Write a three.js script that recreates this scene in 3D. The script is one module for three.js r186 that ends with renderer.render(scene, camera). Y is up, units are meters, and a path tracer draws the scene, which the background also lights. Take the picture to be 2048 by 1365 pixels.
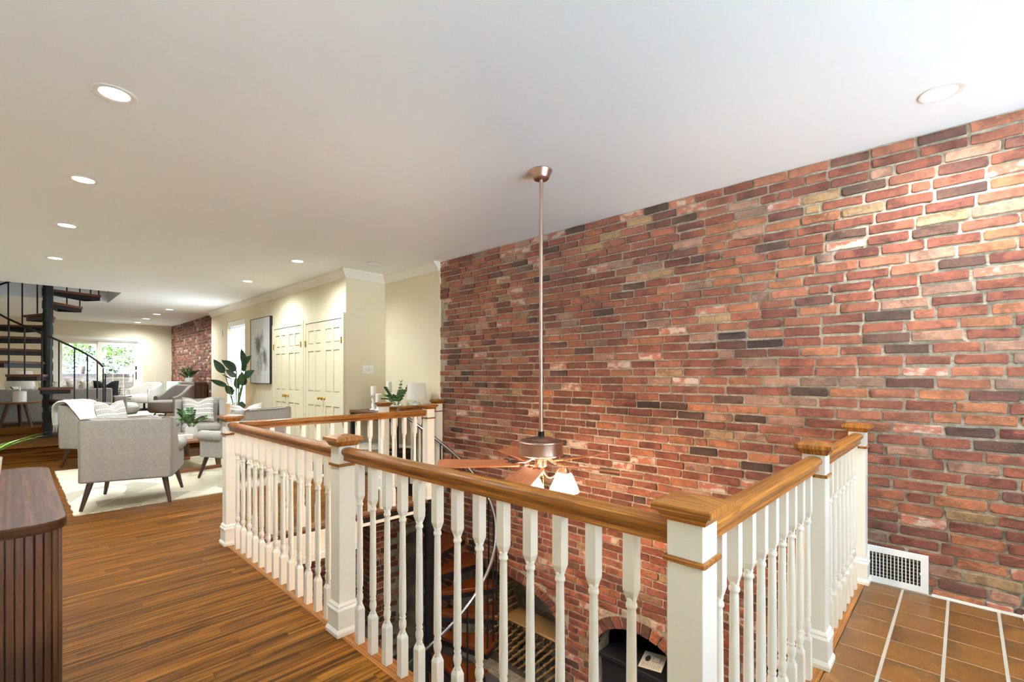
import * as THREE from 'three';
import { RoundedBoxGeometry } from 'three/addons/geometries/RoundedBoxGeometry.js';
import { mergeGeometries } from 'three/addons/utils/BufferGeometryUtils.js';
import { RectAreaLightUniformsLib } from 'three/addons/lights/RectAreaLightUniformsLib.js';

// ---------------------------------------------------------------- camera, sky, exposure
const scene = new THREE.Scene();
const EYE = 1.30, FOCAL = 951, HORIZON = 751;
const camera = new THREE.PerspectiveCamera(2 * Math.atan(682.5 / FOCAL) * 180 / Math.PI, 2048 / 1365, 0.05, 120);
camera.position.set(0, EYE, 0);
camera.lookAt(0.7243, EYE, -0.6895);
camera.setViewOffset(2048, 1365, 0, 682.5 - HORIZON, 2048, 1365);
camera.updateMatrixWorld(true);
const renderer = new THREE.WebGLRenderer({ antialias: true });
renderer.toneMapping = THREE.LinearToneMapping;
renderer.toneMappingExposure = 1.74;
renderer.shadowMap.enabled = true;
RectAreaLightUniformsLib.init();
scene.background = new THREE.Color(0.7, 0.93, 1.25);     // bright overcast sky, seen through the glazing
scene.backgroundIntensity = 2.4;
const sun = new THREE.DirectionalLight(0xd6f0fb, 265);       // high sun from the side: lights the street and the garden, not the rooms
sun.position.set(12, 20, -8.5); sun.target.position.set(0, 0, -8); sun.castShadow = true; sun.shadow.mapSize.set(2048, 2048);
Object.assign(sun.shadow.camera, { left: -28, right: 28, top: 28, bottom: -28, near: 1, far: 60 }); scene.add(sun, sun.target);
const LAMP = { down: 10.6, fan: 1.2, lower: 18 };            // recessed downlights, fan bulbs, lower-floor downlights (candela)
const WARM = 0xe6f3fb, WARM_FAN = 0xffdcb4;

// ---------------------------------------------------------------- helpers
let seed = 7;
const rnd = () => { seed = (seed + 0x6d2b79f5) | 0; let t = Math.imul(seed ^ (seed >>> 15), 1 | seed); t = (t + Math.imul(t ^ (t >>> 7), 61 | t)) ^ t; return ((t ^ (t >>> 14)) >>> 0) / 4294967296; };
const rr = (a, b) => a + (b - a) * rnd();
const pick = (a) => a[Math.floor(rnd() * a.length)];
const PI = Math.PI, D2R = PI / 180, V = (x, y, z) => new THREE.Vector3(x, y, z);
const clamp = (x, a = 0, b = 1) => Math.min(b, Math.max(a, x));
const lerp = (a, b, t) => a + (b - a) * t;
const step = (a, b, x) => { const t = clamp((x - a) / (b - a)); return t * t * (3 - 2 * t); };

const hash = (x, y, s) => { let h = Math.imul(x, 374761393) + Math.imul(y, 668265263) + Math.imul(s, 1274126177); h = Math.imul(h ^ (h >>> 13), 1274126177); return ((h ^ (h >>> 16)) >>> 0) / 4294967296; };
function vnoise(x, y, px, py, s) {
  const xi = Math.floor(x), yi = Math.floor(y), fx = x - xi, fy = y - yi, u = fx * fx * (3 - 2 * fx), v = fy * fy * (3 - 2 * fy);
  const X = (k) => ((k % px) + px) % px, Y = (k) => ((k % py) + py) % py;
  return lerp(lerp(hash(X(xi), Y(yi), s), hash(X(xi + 1), Y(yi), s), u), lerp(hash(X(xi), Y(yi + 1), s), hash(X(xi + 1), Y(yi + 1), s), u), v);
}
function fbm(u, v, fx, fy, oct, s) {       // tileable for u, v in 0..1
  let a = 0.5, sum = 0, n = 0;
  for (let o = 0; o < oct; o++, a *= 0.5, fx *= 2, fy *= 2) { sum += a * vnoise(u * fx, v * fy, fx, fy, s + o * 17); n += a; }
  return sum / n;
}
function tex(w, h, fn, srgb = true, rep = null) {
  const d = new Uint8Array(w * h * 4);
  for (let y = 0; y < h; y++) for (let x = 0; x < w; x++) {
    const c = fn((x + 0.5) / w, (y + 0.5) / h), i = (y * w + x) * 4;
    if (c.length) { d[i] = clamp(c[0], 0, 255); d[i + 1] = clamp(c[1], 0, 255); d[i + 2] = clamp(c[2], 0, 255); } else d[i] = d[i + 1] = d[i + 2] = clamp(c, 0, 255);
    d[i + 3] = 255;
  }
  const t = new THREE.DataTexture(d, w, h);
  t.wrapS = t.wrapT = THREE.RepeatWrapping; t.magFilter = THREE.LinearFilter; t.minFilter = THREE.LinearMipmapLinearFilter; t.generateMipmaps = true;
  if (srgb) t.colorSpace = THREE.SRGBColorSpace;
  if (rep) t.repeat.set(rep[0], rep[1]);
  t.needsUpdate = true;
  return t;
}
function canvasTex(w, h, draw, rep = null) {
  const c = document.createElement('canvas'); c.width = w; c.height = h; draw(c.getContext('2d'), w, h);
  const t = new THREE.CanvasTexture(c); t.colorSpace = THREE.SRGBColorSpace; t.wrapS = t.wrapT = THREE.RepeatWrapping;
  if (rep) t.repeat.set(rep[0], rep[1]);
  return t;
}
const mix3 = (a, b, t) => [lerp(a[0], b[0], t), lerp(a[1], b[1], t), lerp(a[2], b[2], t)];
const std = (o) => new THREE.MeshStandardMaterial(o);
const phy = (o) => new THREE.MeshPhysicalMaterial(o);

// geometry: everything non-indexed with position, normal, uv
function fin(g) {
  if (g.index) g = g.toNonIndexed();
  for (const k of Object.keys(g.attributes)) if (!['position', 'normal', 'uv'].includes(k)) g.deleteAttribute(k);
  if (!g.attributes.uv) g.setAttribute('uv', new THREE.BufferAttribute(new Float32Array(g.attributes.position.count * 2), 2));
  if (!g.attributes.normal) g.computeVertexNormals();
  g.morphAttributes = {}; g.clearGroups();
  return g;
}
const join = (...gs) => mergeGeometries(gs.flat().map(fin), false);
function uvBox(g, grain = 0, ou = 0, ov = 0) {           // metres along the grain axis, metres across it
  g = fin(g);
  const p = g.attributes.position, n = g.attributes.normal, uv = g.attributes.uv;
  for (let i = 0; i < p.count; i += 3) {
    const a = [0, 0, 0];
    for (let k = 0; k < 3; k++) { a[0] += Math.abs(n.getX(i + k)); a[1] += Math.abs(n.getY(i + k)); a[2] += Math.abs(n.getZ(i + k)); }
    const ni = a[0] >= a[1] && a[0] >= a[2] ? 0 : a[1] >= a[2] ? 1 : 2, o = [0, 1, 2].filter((k) => k !== ni);
    const ua = ni !== grain ? grain : o[0], va = o.find((k) => k !== ua);
    for (let k = 0; k < 3; k++) { const c = [p.getX(i + k), p.getY(i + k), p.getZ(i + k)]; uv.setXY(i + k, c[ua] + ou, c[va] + ov); }
  }
  return g;
}
function box(w, h, d, x = 0, y = 0, z = 0, r = 0, seg = 2) {
  const g = fin(r > 0 ? new RoundedBoxGeometry(w, h, d, seg, Math.min(r, w / 2.01, h / 2.01, d / 2.01)) : new THREE.BoxGeometry(w, h, d));
  return g.translate(x, y, z);
}
const ext = (x0, x1, y0, y1, z0, z1, r = 0) => box(x1 - x0, y1 - y0, z1 - z0, (x0 + x1) / 2, (y0 + y1) / 2, (z0 + z1) / 2, r);
// rectangular frame as four boxes that meet without overlapping; (u, v) in the plane, n across it; axis = the axis across
function rim(axis, u0, u1, v0, v1, t, n0, n1) {
  const e = (a, b, c, d) => (axis === 'x' ? ext(n0, n1, c, d, a, b) : ext(a, b, c, d, n0, n1)), q = Array.isArray(t) ? t : [t, t, t];   // sides, bottom, top
  return join(e(u0, u1, v0, v0 + q[1]), e(u0, u1, v1 - q[2], v1), e(u0, u0 + q[0], v0 + q[1], v1 - q[2]), e(u1 - q[0], u1, v0 + q[1], v1 - q[2]));
}
const ub = (g, grain = 0) => uvBox(g, grain, rnd() * 7, rnd() * 7);
function rod(a, b, r0, r1 = r0, seg = 10) {
  const d = V(b[0] - a[0], b[1] - a[1], b[2] - a[2]), L = d.length();
  const g = new THREE.CylinderGeometry(r1, r0, L, seg).translate(0, L / 2, 0);
  g.applyQuaternion(new THREE.Quaternion().setFromUnitVectors(V(0, 1, 0), d.normalize()));
  return fin(g.translate(a[0], a[1], a[2]));
}
function tube(pts, r, seg = 40, rad = 8) { return fin(new THREE.TubeGeometry(new THREE.CatmullRomCurve3(pts.map((p) => (p.isVector3 ? p : V(...p)))), seg, r, rad)); }
const lathe = (pts, seg = 24) => fin(new THREE.LatheGeometry(pts.map((p) => new THREE.Vector2(p[0], p[1])), seg));
function square(bottom, top, y0, y1) {       // square frustum
  return fin(new THREE.CylinderGeometry(top / Math.SQRT2, bottom / Math.SQRT2, y1 - y0, 4, 1, false, PI / 4).translate(0, (y0 + y1) / 2, 0).toNonIndexed());
}
function flat(g) { g = fin(g); g.deleteAttribute('normal'); g.computeVertexNormals(); return g; }
function shapeOf(pts) { const s = new THREE.Shape(); pts.forEach((p, i) => (i ? s.lineTo(p[0], p[1]) : s.moveTo(p[0], p[1]))); s.closePath(); return s; }
function extrude(pts, depth, bevel = 0, seg = 1) {
  const s = pts.getPoints ? pts : shapeOf(pts);
  return fin(new THREE.ExtrudeGeometry(s, { depth, bevelEnabled: bevel > 0, bevelSize: bevel, bevelThickness: bevel, bevelOffset: -bevel, bevelSegments: seg, curveSegments: 12 }));
}

// objects
const taken = new Map();
function numbered(name) { const n = taken.get(name) ?? 0; taken.set(name, n + 1); return n ? `${name}_${String(n).padStart(3, '0')}` : name; }
function mesh(name, g, m, parent) {
  const o = new THREE.Mesh(g, m); o.name = name; o.castShadow = o.receiveShadow = true;
  parent.add(o); return o;
}
function tag(o, label, category, group, kind) { o.userData.label = label; o.userData.category = category; if (group) o.userData.group = group; if (kind) o.userData.kind = kind; return o; }
function thing(name, label, category, pos = [0, 0, 0], turn = 0, group) {
  const o = new THREE.Group(); o.name = numbered(name); o.position.set(...pos); o.rotation.y = turn; scene.add(o);
  return tag(o, label, category, group);
}
function single(name, label, category, g, m, pos = [0, 0, 0], turn = 0, group) {
  const o = mesh(numbered(name), g, m, scene); o.position.set(...pos); o.rotation.y = turn; return tag(o, label, category, group);
}
function struct(name, g, m, label, category) {
  const o = mesh(name, g, m, scene); o.userData.kind = 'structure'; o.userData.label = label; o.userData.category = category; return o;
}
const cam = (() => { const inv = camera.matrixWorldInverse.clone(), m = new THREE.Matrix4(); return (x, y, z) => { const p = V(x, y, z).applyMatrix4(m.copy(camera.matrixWorld).invert()); return [1024 + FOCAL * p.x / -p.z, HORIZON - FOCAL * p.y / -p.z, -p.z]; }; })();
const inFrame = (x, y, z, pad = 20) => { const [u, v, d] = cam(x, y, z); return d > 0.1 && u > -pad && u < 2048 + pad && v > -pad && v < 1365 + pad; };

// ---------------------------------------------------------------- textures
function grain(base, dark, light, s, opts = {}) {        // wood: u along the grain
  const { fx = 3, fy = 60, rings = 14, pores = 0.5 } = opts;
  return (u, v) => {
    const warp = fbm(u, v, 2, 4, 3, s) * 1.6, ring = 0.5 + 0.5 * Math.sin((v * rings + warp * 2.2) * 2 * PI);
    const streak = fbm(u, v, fx, fy, 3, s + 5), fine = fbm(u, v, fx * 4, fy * 4, 2, s + 9);
    const pore = step(0.62, 0.8, fine) * pores, cath = Math.pow(ring, 5) * 0.55;
    let c = mix3(base, light, clamp((streak - 0.45) * 2.2));
    c = mix3(c, dark, clamp((0.5 - streak) * 1.9));
    return mix3(c, dark, clamp(cath * 0.55 + pore * 0.6));
  };
}
const T = {};
T.floor = tex(1024, 512, grain([112, 67, 20], [50, 27, 8], [154, 101, 38], 11, { fx: 3, fy: 34, rings: 7 }), true, [1 / 1.3, 1 / 0.42]);
T.oak = tex(1024, 512, grain([148, 90, 36], [78, 41, 14], [186, 126, 60], 31, { fx: 2, fy: 46, rings: 9, pores: 1.0 }), true, [1 / 0.9, 1 / 0.22]);
T.blade = tex(512, 256, grain([176, 100, 58], [132, 68, 36], [198, 122, 76], 51, { fx: 2, fy: 60, rings: 4, pores: 0.35 }), true, [1 / 0.8, 1 / 0.2]);
T.walnut = tex(512, 512, grain([84, 56, 38], [44, 28, 18], [112, 78, 54], 71, { fx: 2, fy: 40, rings: 5 }), true, [1 / 0.8, 1 / 0.4]);
T.tableWood = tex(512, 512, grain([128, 80, 46], [88, 52, 28], [152, 100, 62], 81, { fx: 2, fy: 40, rings: 5 }), true, [1 / 0.8, 1 / 0.4]);
T.rough = tex(256, 256, (u, v) => 90 + 130 * fbm(u, v, 8, 8, 5, 91), false, [1 / 0.25, 1 / 0.25]);
T.weave = tex(256, 256, (u, v) => { const a = Math.sin(u * 64 * PI) * Math.sin(v * 64 * PI), n = fbm(u, v, 48, 48, 2, 61), c = fbm(u, v, 6, 6, 3, 63); const k = 0.86 + 0.07 * a + 0.22 * (n - 0.5) + 0.1 * (c - 0.5); return [188 * k, 180 * k, 170 * k]; }, true, [1 / 0.16, 1 / 0.16]);
T.weaveBump = tex(256, 256, (u, v) => 128 + 60 * Math.sin(u * 64 * PI) * Math.sin(v * 64 * PI) + 90 * (fbm(u, v, 32, 32, 2, 61) - 0.5), false, [1 / 0.16, 1 / 0.16]);
T.brick = tex(512, 512, (u, v) => {                      // clay: value around 1 with mottling, pits and lime flecks
  const a = fbm(u, v, 5, 9, 5, 101), b = fbm(u, v, 26, 26, 3, 111), c = fbm(u, v, 60, 60, 2, 121), d = fbm(u, v, 9, 12, 4, 131);
  let k = 0.70 + 0.34 * a + 0.26 * (b - 0.5) + 0.14 * (c - 0.5);
  let col = [k * 236, k * 232, k * 228];
  col = mix3(col, [70, 52, 46], step(0.58, 0.75, b) * 0.24 + step(0.56, 0.72, d) * 0.3);
  return mix3(col, [252, 236, 218], step(0.60, 0.72, fbm(u, v, 22, 34, 4, 141)) * 0.5);
}, true, [1 / 0.8, 1 / 0.8]);
T.lime = tex(512, 512, (u, v) => {                       // bricks with old whitewash left on them
  const a = fbm(u, v, 6, 10, 5, 151), b = fbm(u, v, 30, 30, 3, 161);
  const m = step(0.44, 0.6, fbm(u, v, 12, 22, 5, 151) * 0.75 + b * 0.3);
  return mix3([132 + 44 * b, 78 + 26 * b, 58 + 22 * b], [196, 182, 166], m * 0.72);
}, true, [1 / 0.8, 1 / 0.8]);
T.mortar = tex(512, 512, (u, v) => { const k = 0.66 + 0.36 * fbm(u, v, 10, 10, 5, 171) + 0.3 * (fbm(u, v, 70, 70, 2, 181) - 0.5); const w = step(0.60, 0.72, fbm(u, v, 7, 12, 4, 183)) * 0.35; return mix3([186 * k, 170 * k, 147 * k], [206, 197, 183], w); }, true, [1 / 1.1, 1 / 1.1]);
T.brickBump = tex(512, 512, (u, v) => 255 * (0.55 * fbm(u, v, 18, 18, 4, 191) + 0.45 * fbm(u, v, 70, 70, 3, 195)), false, [1 / 0.5, 1 / 0.5]);
T.plasterBump = tex(256, 256, (u, v) => 255 * fbm(u, v, 8, 8, 5, 201), false, [1 / 0.8, 1 / 0.8]);
T.tiles = [0, 1, 2].map((k) => tex(256, 256, (u, v) => {  // flash-fired quarry tile, darker burnt corner
  const n = fbm(u, v, 3, 3, 4, 211 + k * 9), f = fbm(u, v, 24, 24, 3, 221 + k), edge = fbm(u, v, 4, 4, 3, 233 + k * 5);
  const burn = step(0.42, 0.75, (k === 0 ? u : k === 1 ? 1 - v : Math.max(u, v) * 0.8) * 0.75 + 0.5 * (edge - 0.5) + 0.25 * (n - 0.5));
  let c = mix3([126, 82, 37], [102, 62, 27], n);
  c = mix3(c, [78, 54, 34], burn * 0.62);
  return mix3(c, [180, 124, 66], step(0.62, 0.8, f) * 0.28);
}));
T.stone = tex(256, 256, (u, v) => { const k = 0.7 + 0.5 * fbm(u, v, 6, 6, 5, 241); return [92 * k, 86 * k, 82 * k]; }, true, [1 / 0.8, 1 / 0.8]);

// ---------------------------------------------------------------- materials
const M = {};
M.ceiling = std({ color: 0xf8f9f9, roughness: 0.95, bumpMap: T.plasterBump, bumpScale: 0.002 });
M.cream = std({ color: 0xe3d6b8, roughness: 0.9, bumpMap: T.plasterBump, bumpScale: 0.0015 });
M.trim = std({ color: 0xece6da, roughness: 0.45 });
M.paint = std({ color: 0xefe8d9, roughness: 0.38 });
M.doorPaint = std({ color: 0xdacdae, roughness: 0.5 });
M.white = std({ color: 0xf2f0ea, roughness: 0.5 });
M.ceramic = std({ color: 0xf0eee8, roughness: 0.25 });
M.planks = [1, 0.84, 1.2, 0.66, 0.95].map((k, i) => phy({ specularIntensity: 0.1, color: new THREE.Color(k, k * (0.97 + 0.02 * (i % 3)), k * (0.94 + 0.03 * (i % 2))), map: T.floor, roughness: 0.46, bumpMap: T.floor, bumpScale: 0.0004 }));
M.plankStuff = M.planks[0];
M.gap = std({ color: 0x2a1609, roughness: 0.8 });
M.oak = phy({ specularIntensity: 0.4, map: T.oak, roughness: 0.28 });
M.oakDark = std({ map: T.oak, color: 0xc8ae98, roughness: 0.3 });
M.blade = std({ map: T.blade, roughness: 0.4 });
M.walnut = std({ map: T.walnut, color: 0xffe6c8, roughness: 0.42 });
M.walnutTop = phy({ map: T.walnut, color: 0xe6d2b8, specularIntensity: 0.18, roughness: 0.5 });
M.legWood = std({ color: 0x3f231a, roughness: 0.4 });
M.tableWood = std({ map: T.tableWood, roughness: 0.4 });
M.treadWood = std({ map: T.oak, color: 0xb08868, roughness: 0.38 });
M.steel = std({ color: 0x1b1a1c, roughness: 0.42, metalness: 0.4 });
M.blackPaint = std({ color: 0x131214, roughness: 0.5 });
M.chrome = std({ color: 0xc9c9cc, roughness: 0.22, metalness: 1 });
M.bronze = std({ color: 0xb8998a, roughness: 0.3, metalness: 1 });
M.brass = std({ color: 0xd0a24a, roughness: 0.25, metalness: 1 });
M.darkMetal = std({ color: 0x2c2826, roughness: 0.4, metalness: 0.7 });
M.fabric = std({ map: T.weave, roughness: 0.95, bumpMap: T.weaveBump, bumpScale: 0.0012 });
M.fabricCream = std({ map: T.weave, color: 0xfff4e4, roughness: 0.95 });
M.fabricGrey = std({ map: T.weave, color: 0xe6e2e2, roughness: 0.95 });
M.fabricTaupe = std({ map: T.weave, color: 0xd0c6c0, roughness: 0.95 });
M.boucle = std({ color: 0xece4d6, roughness: 1 });
M.piping = std({ color: 0x9a8f84, roughness: 0.9 });
M.pillowWhite = std({ color: 0xeae4da, roughness: 0.95 });
M.pillowTan = std({ color: 0xcdbfae, roughness: 0.95 });
M.pillowBlack = std({ color: 0x17171a, roughness: 0.9 });
M.throwWool = std({ color: 0xefe9dd, roughness: 1, bumpMap: T.rough, bumpScale: 0.006 });
M.brick = std({ map: T.brick, vertexColors: true, roughness: 0.93, bumpMap: T.brickBump, bumpScale: 0.004 });
M.lime = std({ map: T.lime, roughness: 0.93, bumpMap: T.brickBump, bumpScale: 0.004 });
M.mortar = std({ map: T.mortar, roughness: 1, bumpMap: T.brickBump, bumpScale: 0.006 });
M.tile = T.tiles.flatMap((t, i) => [1, 0.86].map((k) => phy({ specularIntensity: 0.5, map: t, color: new THREE.Color(k, k, k), roughness: 0.3 })));
M.grout = std({ color: 0xb0a494, roughness: 1 });
M.pavement = std({ color: 0xbfc6cd, roughness: 0.95 });
M.concrete = std({ map: T.stone, roughness: 0.9 });
M.leaf = phy({ color: 0x44702c, roughness: 0.5, side: THREE.DoubleSide });
M.leafDark = phy({ color: 0x1f3a20, roughness: 0.45, side: THREE.DoubleSide });
M.leafMid = phy({ color: 0x2d5022, roughness: 0.5, side: THREE.DoubleSide });
M.leafBright = phy({ color: 0x6f9a33, roughness: 0.5, side: THREE.DoubleSide });
M.stem = std({ color: 0x54662f, roughness: 0.7 });
M.soil = std({ color: 0x2a1d14, roughness: 1 });
M.glass = phy({ color: 0xffffff, roughness: 0, transmission: 1, thickness: 0, ior: 1.45 });
M.candle = std({ color: 0xf3ecdc, roughness: 0.6 });
M.teal = std({ color: 0xbfd8d0, roughness: 0.5 });
M.shade = phy({ color: 0xf7f3ea, roughness: 1, transmission: 0.35, thickness: 0, side: THREE.DoubleSide });
M.lens = std({ color: 0xffffff, emissive: 0xfff2df, emissiveIntensity: 6, roughness: 0.6 });
M.shadeLit = std({ color: 0xffffff, emissive: 0xffefd6, emissiveIntensity: 3.2, roughness: 0.4, side: THREE.DoubleSide });
M.pine = std({ color: 0xb8905c, roughness: 0.6 });
M.cord = std({ color: 0x161616, roughness: 0.6 });

// ---------------------------------------------------------------- dimensions of the house
const XL = -0.45, XR = 3.75, CEIL = 2.74, ZF = 3.0, ZB = -17.0, LOW = -2.1, SLAB = -0.27;
const XC = 3.13, ZC = -6.1, ZSTEP = -10.15, P1 = 0.24, P2 = 0.36, ZSTEP2 = -12.1, XFAR = 3.25;
const VOID = { x0: 1.205, z0: -4.03, z1: -0.46 };

// ---------------------------------------------------------------- brickwork
const sr = (r, g, b) => new THREE.Color().setRGB(r / 255, g / 255, b / 255, THREE.SRGBColorSpace);
const CLAY = [[176, 104, 82, 16], [164, 92, 72, 18], [188, 116, 92, 12], [152, 84, 68, 14], [196, 124, 90, 8], [136, 84, 72, 8], [114, 78, 66, 4], [98, 70, 60, 2], [200, 160, 124, 2], [198, 148, 130, 6], [168, 130, 116, 4]].map(([r, g, b, w]) => ({ c: sr(r, g, b), w }));
const WARM_CLAY = new THREE.Color(1, 0.95, 0.8);
const CLAY_SUM = CLAY.reduce((a, b) => a + b.w, 0);
function clay() { let k = rnd() * CLAY_SUM; for (const c of CLAY) { k -= c.w; if (k <= 0) return c.c.clone().multiplyScalar(rr(0.66, 0.9)).multiply(WARM_CLAY); } return CLAY[0].c; }
// one worn brick: rounded uneven outline, chamfered arris, sides down into the joint; uv in metres
function brickGeometry(place, u0, u1, v0, v1, proud, color) {
  const cu = (u0 + u1) / 2, cv = (v0 + v1) / 2, w = (u1 - u0) / 2, h = (v1 - v0) / 2, r = Math.min(rr(0.004, 0.013), h * 0.6, w * 0.6), pts = [];
  const tilt = rr(-0.012, 0.012), j = () => rr(-0.0022, 0.0022);
  for (const [sx, sy] of [[1, -1], [1, 1], [-1, 1], [-1, -1]]) {
    const a = [sx * w, sy * (h - r)], b = [sx * (w - r), sy * h], c = [sx * (w - r * 0.3), sy * (h - r * 0.3)];
    pts.push(...(sx * sy < 0 ? [b, c, a] : [a, c, b]));
    if (sx === 1 && sy === 1) pts.push([rr(-0.5, 0.5) * w, h + rr(-0.004, 0.001)]);
    if (sx === -1 && sy === -1) pts.push([rr(-0.5, 0.5) * w, -h + rr(-0.001, 0.004)]);
  }
  const ring = pts.map(([x, y]) => [cu + x + j(), cv + y + j() + x * tilt]), n = ring.length;
  const P = [], U = [], ou = rnd() * 5, ov = rnd() * 5, ch = 0.0035;
  const ins = ring.map(([x, y]) => [x - Math.sign(x - cu) * ch, y - Math.sign(y - cv) * ch]);
  const t1 = rr(-0.0025, 0.0025), at = (q, d) => place(q[0], q[1], d + t1 * (q[0] - cu) / w);
  const tri = (...qs) => qs.forEach(([q, d]) => { P.push(...at(q, d)); U.push(q[0] + ou, q[1] + ov + (proud - d)); });
  for (let i = 0; i < n; i++) {
    const k = (i + 1) % n;
    tri([[cu, cv], proud], [ins[i], proud], [ins[k], proud]);
    tri([ins[i], proud], [ring[i], proud - ch], [ring[k], proud - ch]); tri([ins[i], proud], [ring[k], proud - ch], [ins[k], proud]);
    tri([ring[i], proud - ch], [ring[i], -0.012], [ring[k], -0.012]); tri([ring[i], proud - ch], [ring[k], -0.012], [ring[k], proud - ch]);
  }
  const g = new THREE.BufferGeometry();
  g.setAttribute('position', new THREE.Float32BufferAttribute(P, 3)); g.setAttribute('uv', new THREE.Float32BufferAttribute(U, 2));
  const C = new Float32Array(P.length); for (let i = 0; i < P.length; i += 3) { C[i] = color.r; C[i + 1] = color.g; C[i + 2] = color.b; }
  g.setAttribute('color', new THREE.BufferAttribute(C, 3));
  g.computeVertexNormals();
  return g;
}
// courses over u0..u1, v0..v1; keep(u, v) false where there is an opening; the `most` bricks that show largest are parts, the rest one part
function brickwork(parent, place, u0, u1, v0, v1, { len = 0.228, course = 0.0690, joint = 0.0135, keep = () => true, clip = (a, b) => [a, b], most = 300, limeShare = 0.06, wav = 0.004 } = {}) {
  const all = [];
  const rows = Math.round((v1 - v0) / course), cH = (v1 - v0) / rows;
  for (let r = 0; r < rows; r++) {
    const va = v0 + r * cH;
    let u = u0 - (r % 2 ? len * 0.5 : 0) - rnd() * 0.04;
    while (u < u1) {
      const L = rnd() < 0.07 ? len * rr(0.42, 0.6) : len * rr(0.93, 1.07), cut = clip(Math.max(u, u0), Math.min(u + L, u1), va);
      u += L;
      if (!cut || cut[1] - cut[0] < 0.035) continue;
      const [a, b] = cut;
      const jj = joint * rr(0.8, 1.25), w = wav * Math.sin(a * 2.1 + r), q = [a + jj / 2, b - jj / 2, va + jj / 2 + w * 0.5, va + cH - jj / 2 + w * 0.5];
      const cu = (q[0] + q[1]) / 2, cv = (q[2] + q[3]) / 2;
      if (!keep(cu, cv, (b - a) / 2, cH / 2)) continue;
      const lime = rnd() < limeShare, p = place(cu, cv, 0);
      const g = brickGeometry(place, ...q, rr(0.002, 0.009), lime ? sr(255, 255, 255) : clay());
      const [px, py, d] = cam(...p);
      all.push({ g, lime, size: inFrame(...p, 0) && py > 200 ? 1 / d : 0 });
    }
  }
  all.sort((a, b) => b.size - a.size);
  const rest = { brick: [], lime: [] };
  all.forEach(({ g, lime, size }, i) => {
    if (i < most && size > 0) mesh('brick', g, lime ? M.lime : M.brick, parent);
    else rest[lime ? 'lime' : 'brick'].push(g);
  });
  const lists = [rest.brick, rest.lime].filter((l) => l.length);
  if (lists.length) {
    const g = mergeGeometries(lists.map((l) => mergeGeometries(l, false)), true);
    const o = mesh('brick_courses', g, lists.length === 2 ? [M.brick, M.lime] : rest.brick.length ? M.brick : M.lime, parent);
    o.userData.kind = 'stuff';
  }
}
const onRight = (X) => (u, v, d) => [X - d, v, u];                 // wall facing -x, u = z
const onBack = (Z) => (u, v, d) => [u, v, Z + d];                  // wall facing +z, u = x
const onLeft = onRight;
const arches = [{ c: -3.75, a: 0.83, b: 0.35, s: -1.25 }, { c: -2.08, a: 0.40, b: 0.27, s: -1.22 }];
function clipArch(a, b, v) {                             // cut a brick back to the jamb or to the ring of arch bricks
  for (const A of arches) {
    const t = (v - A.s) / (A.b + 0.108); if (t >= 1) continue;
    const w = v < A.s - 0.03 ? A.a : (A.a + 0.11) * Math.sqrt(1 - Math.max(0, t) ** 2), l = A.c - w, r = A.c + w;
    if (b <= l || a >= r) continue;
    if (a >= l && b <= r) return null;
    if (a < l) b = l; else a = r;
  }
  return [a, b];
}

// right-hand brick wall, two storeys high, with two arched openings on the lower floor
{
  const s = new THREE.Shape();
  [[-5.65, LOW], [ZF + 0.1, LOW], [ZF + 0.1, CEIL], [-4.82, CEIL], [-4.82, SLAB], [-5.65, SLAB]].forEach((p, i) => (i ? s.lineTo(...p) : s.moveTo(...p)));
  for (const A of arches) {
    const h = new THREE.Path(); h.moveTo(A.c - A.a, LOW + 0.001); h.lineTo(A.c - A.a, A.s);
    for (let i = 1; i < 24; i++) { const t = PI - (PI * i) / 24; h.lineTo(A.c + A.a * Math.cos(t), A.s + A.b * Math.sin(t)); }
    h.lineTo(A.c + A.a, A.s); h.lineTo(A.c + A.a, LOW + 0.001); s.holes.push(h);
  }
  const g = uvBox(new THREE.ExtrudeGeometry(s, { depth: 0.2, bevelEnabled: false }).rotateY(-PI / 2).translate(XR + 0.206, 0, 0), 2);
  const wall = struct('wall_right', g, M.mortar, 'old red brick wall with tan mortar rising two storeys behind the fan', 'wall');
  brickwork(wall, onRight(XR), -5.65, ZF, LOW, CEIL, { clip: clipArch, keep: (u, v) => u > -4.82 + 0.03 || v < SLAB - 0.03 });
  for (const A of arches) {                                        // rowlock arch bricks
    const n = Math.round((PI * (A.a + A.b) / 2) / 0.072 * 1.05);
    for (let i = 0; i < n; i++) {
      const t0 = PI * (i + 0.08) / n, t1 = PI * (i + 0.92) / n, P = [];
      const q = [t0, t1].flatMap((t) => [[A.c - A.a * Math.cos(t), A.s + A.b * Math.sin(t)], [A.c - (A.a + 0.105) * Math.cos(t), A.s + (A.b + 0.105) * Math.sin(t)]]);
      const g2 = extrude([q[0], q[1], q[3], q[2]], 0.06, 0.003).rotateY(-PI / 2).translate(XR + 0.06 - rr(0.002, 0.008), 0, 0);
      const c = clay(), C = new Float32Array(g2.attributes.position.count * 3); for (let k = 0; k < C.length; k += 3) { C[k] = c.r; C[k + 1] = c.g; C[k + 2] = c.b; }
      const g3 = uvBox(g2, 2, rnd() * 5, rnd() * 5); g3.setAttribute('color', new THREE.BufferAttribute(C, 3));
      mesh('arch_brick', g3, M.brick, wall);
    }
  }
}
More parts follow.
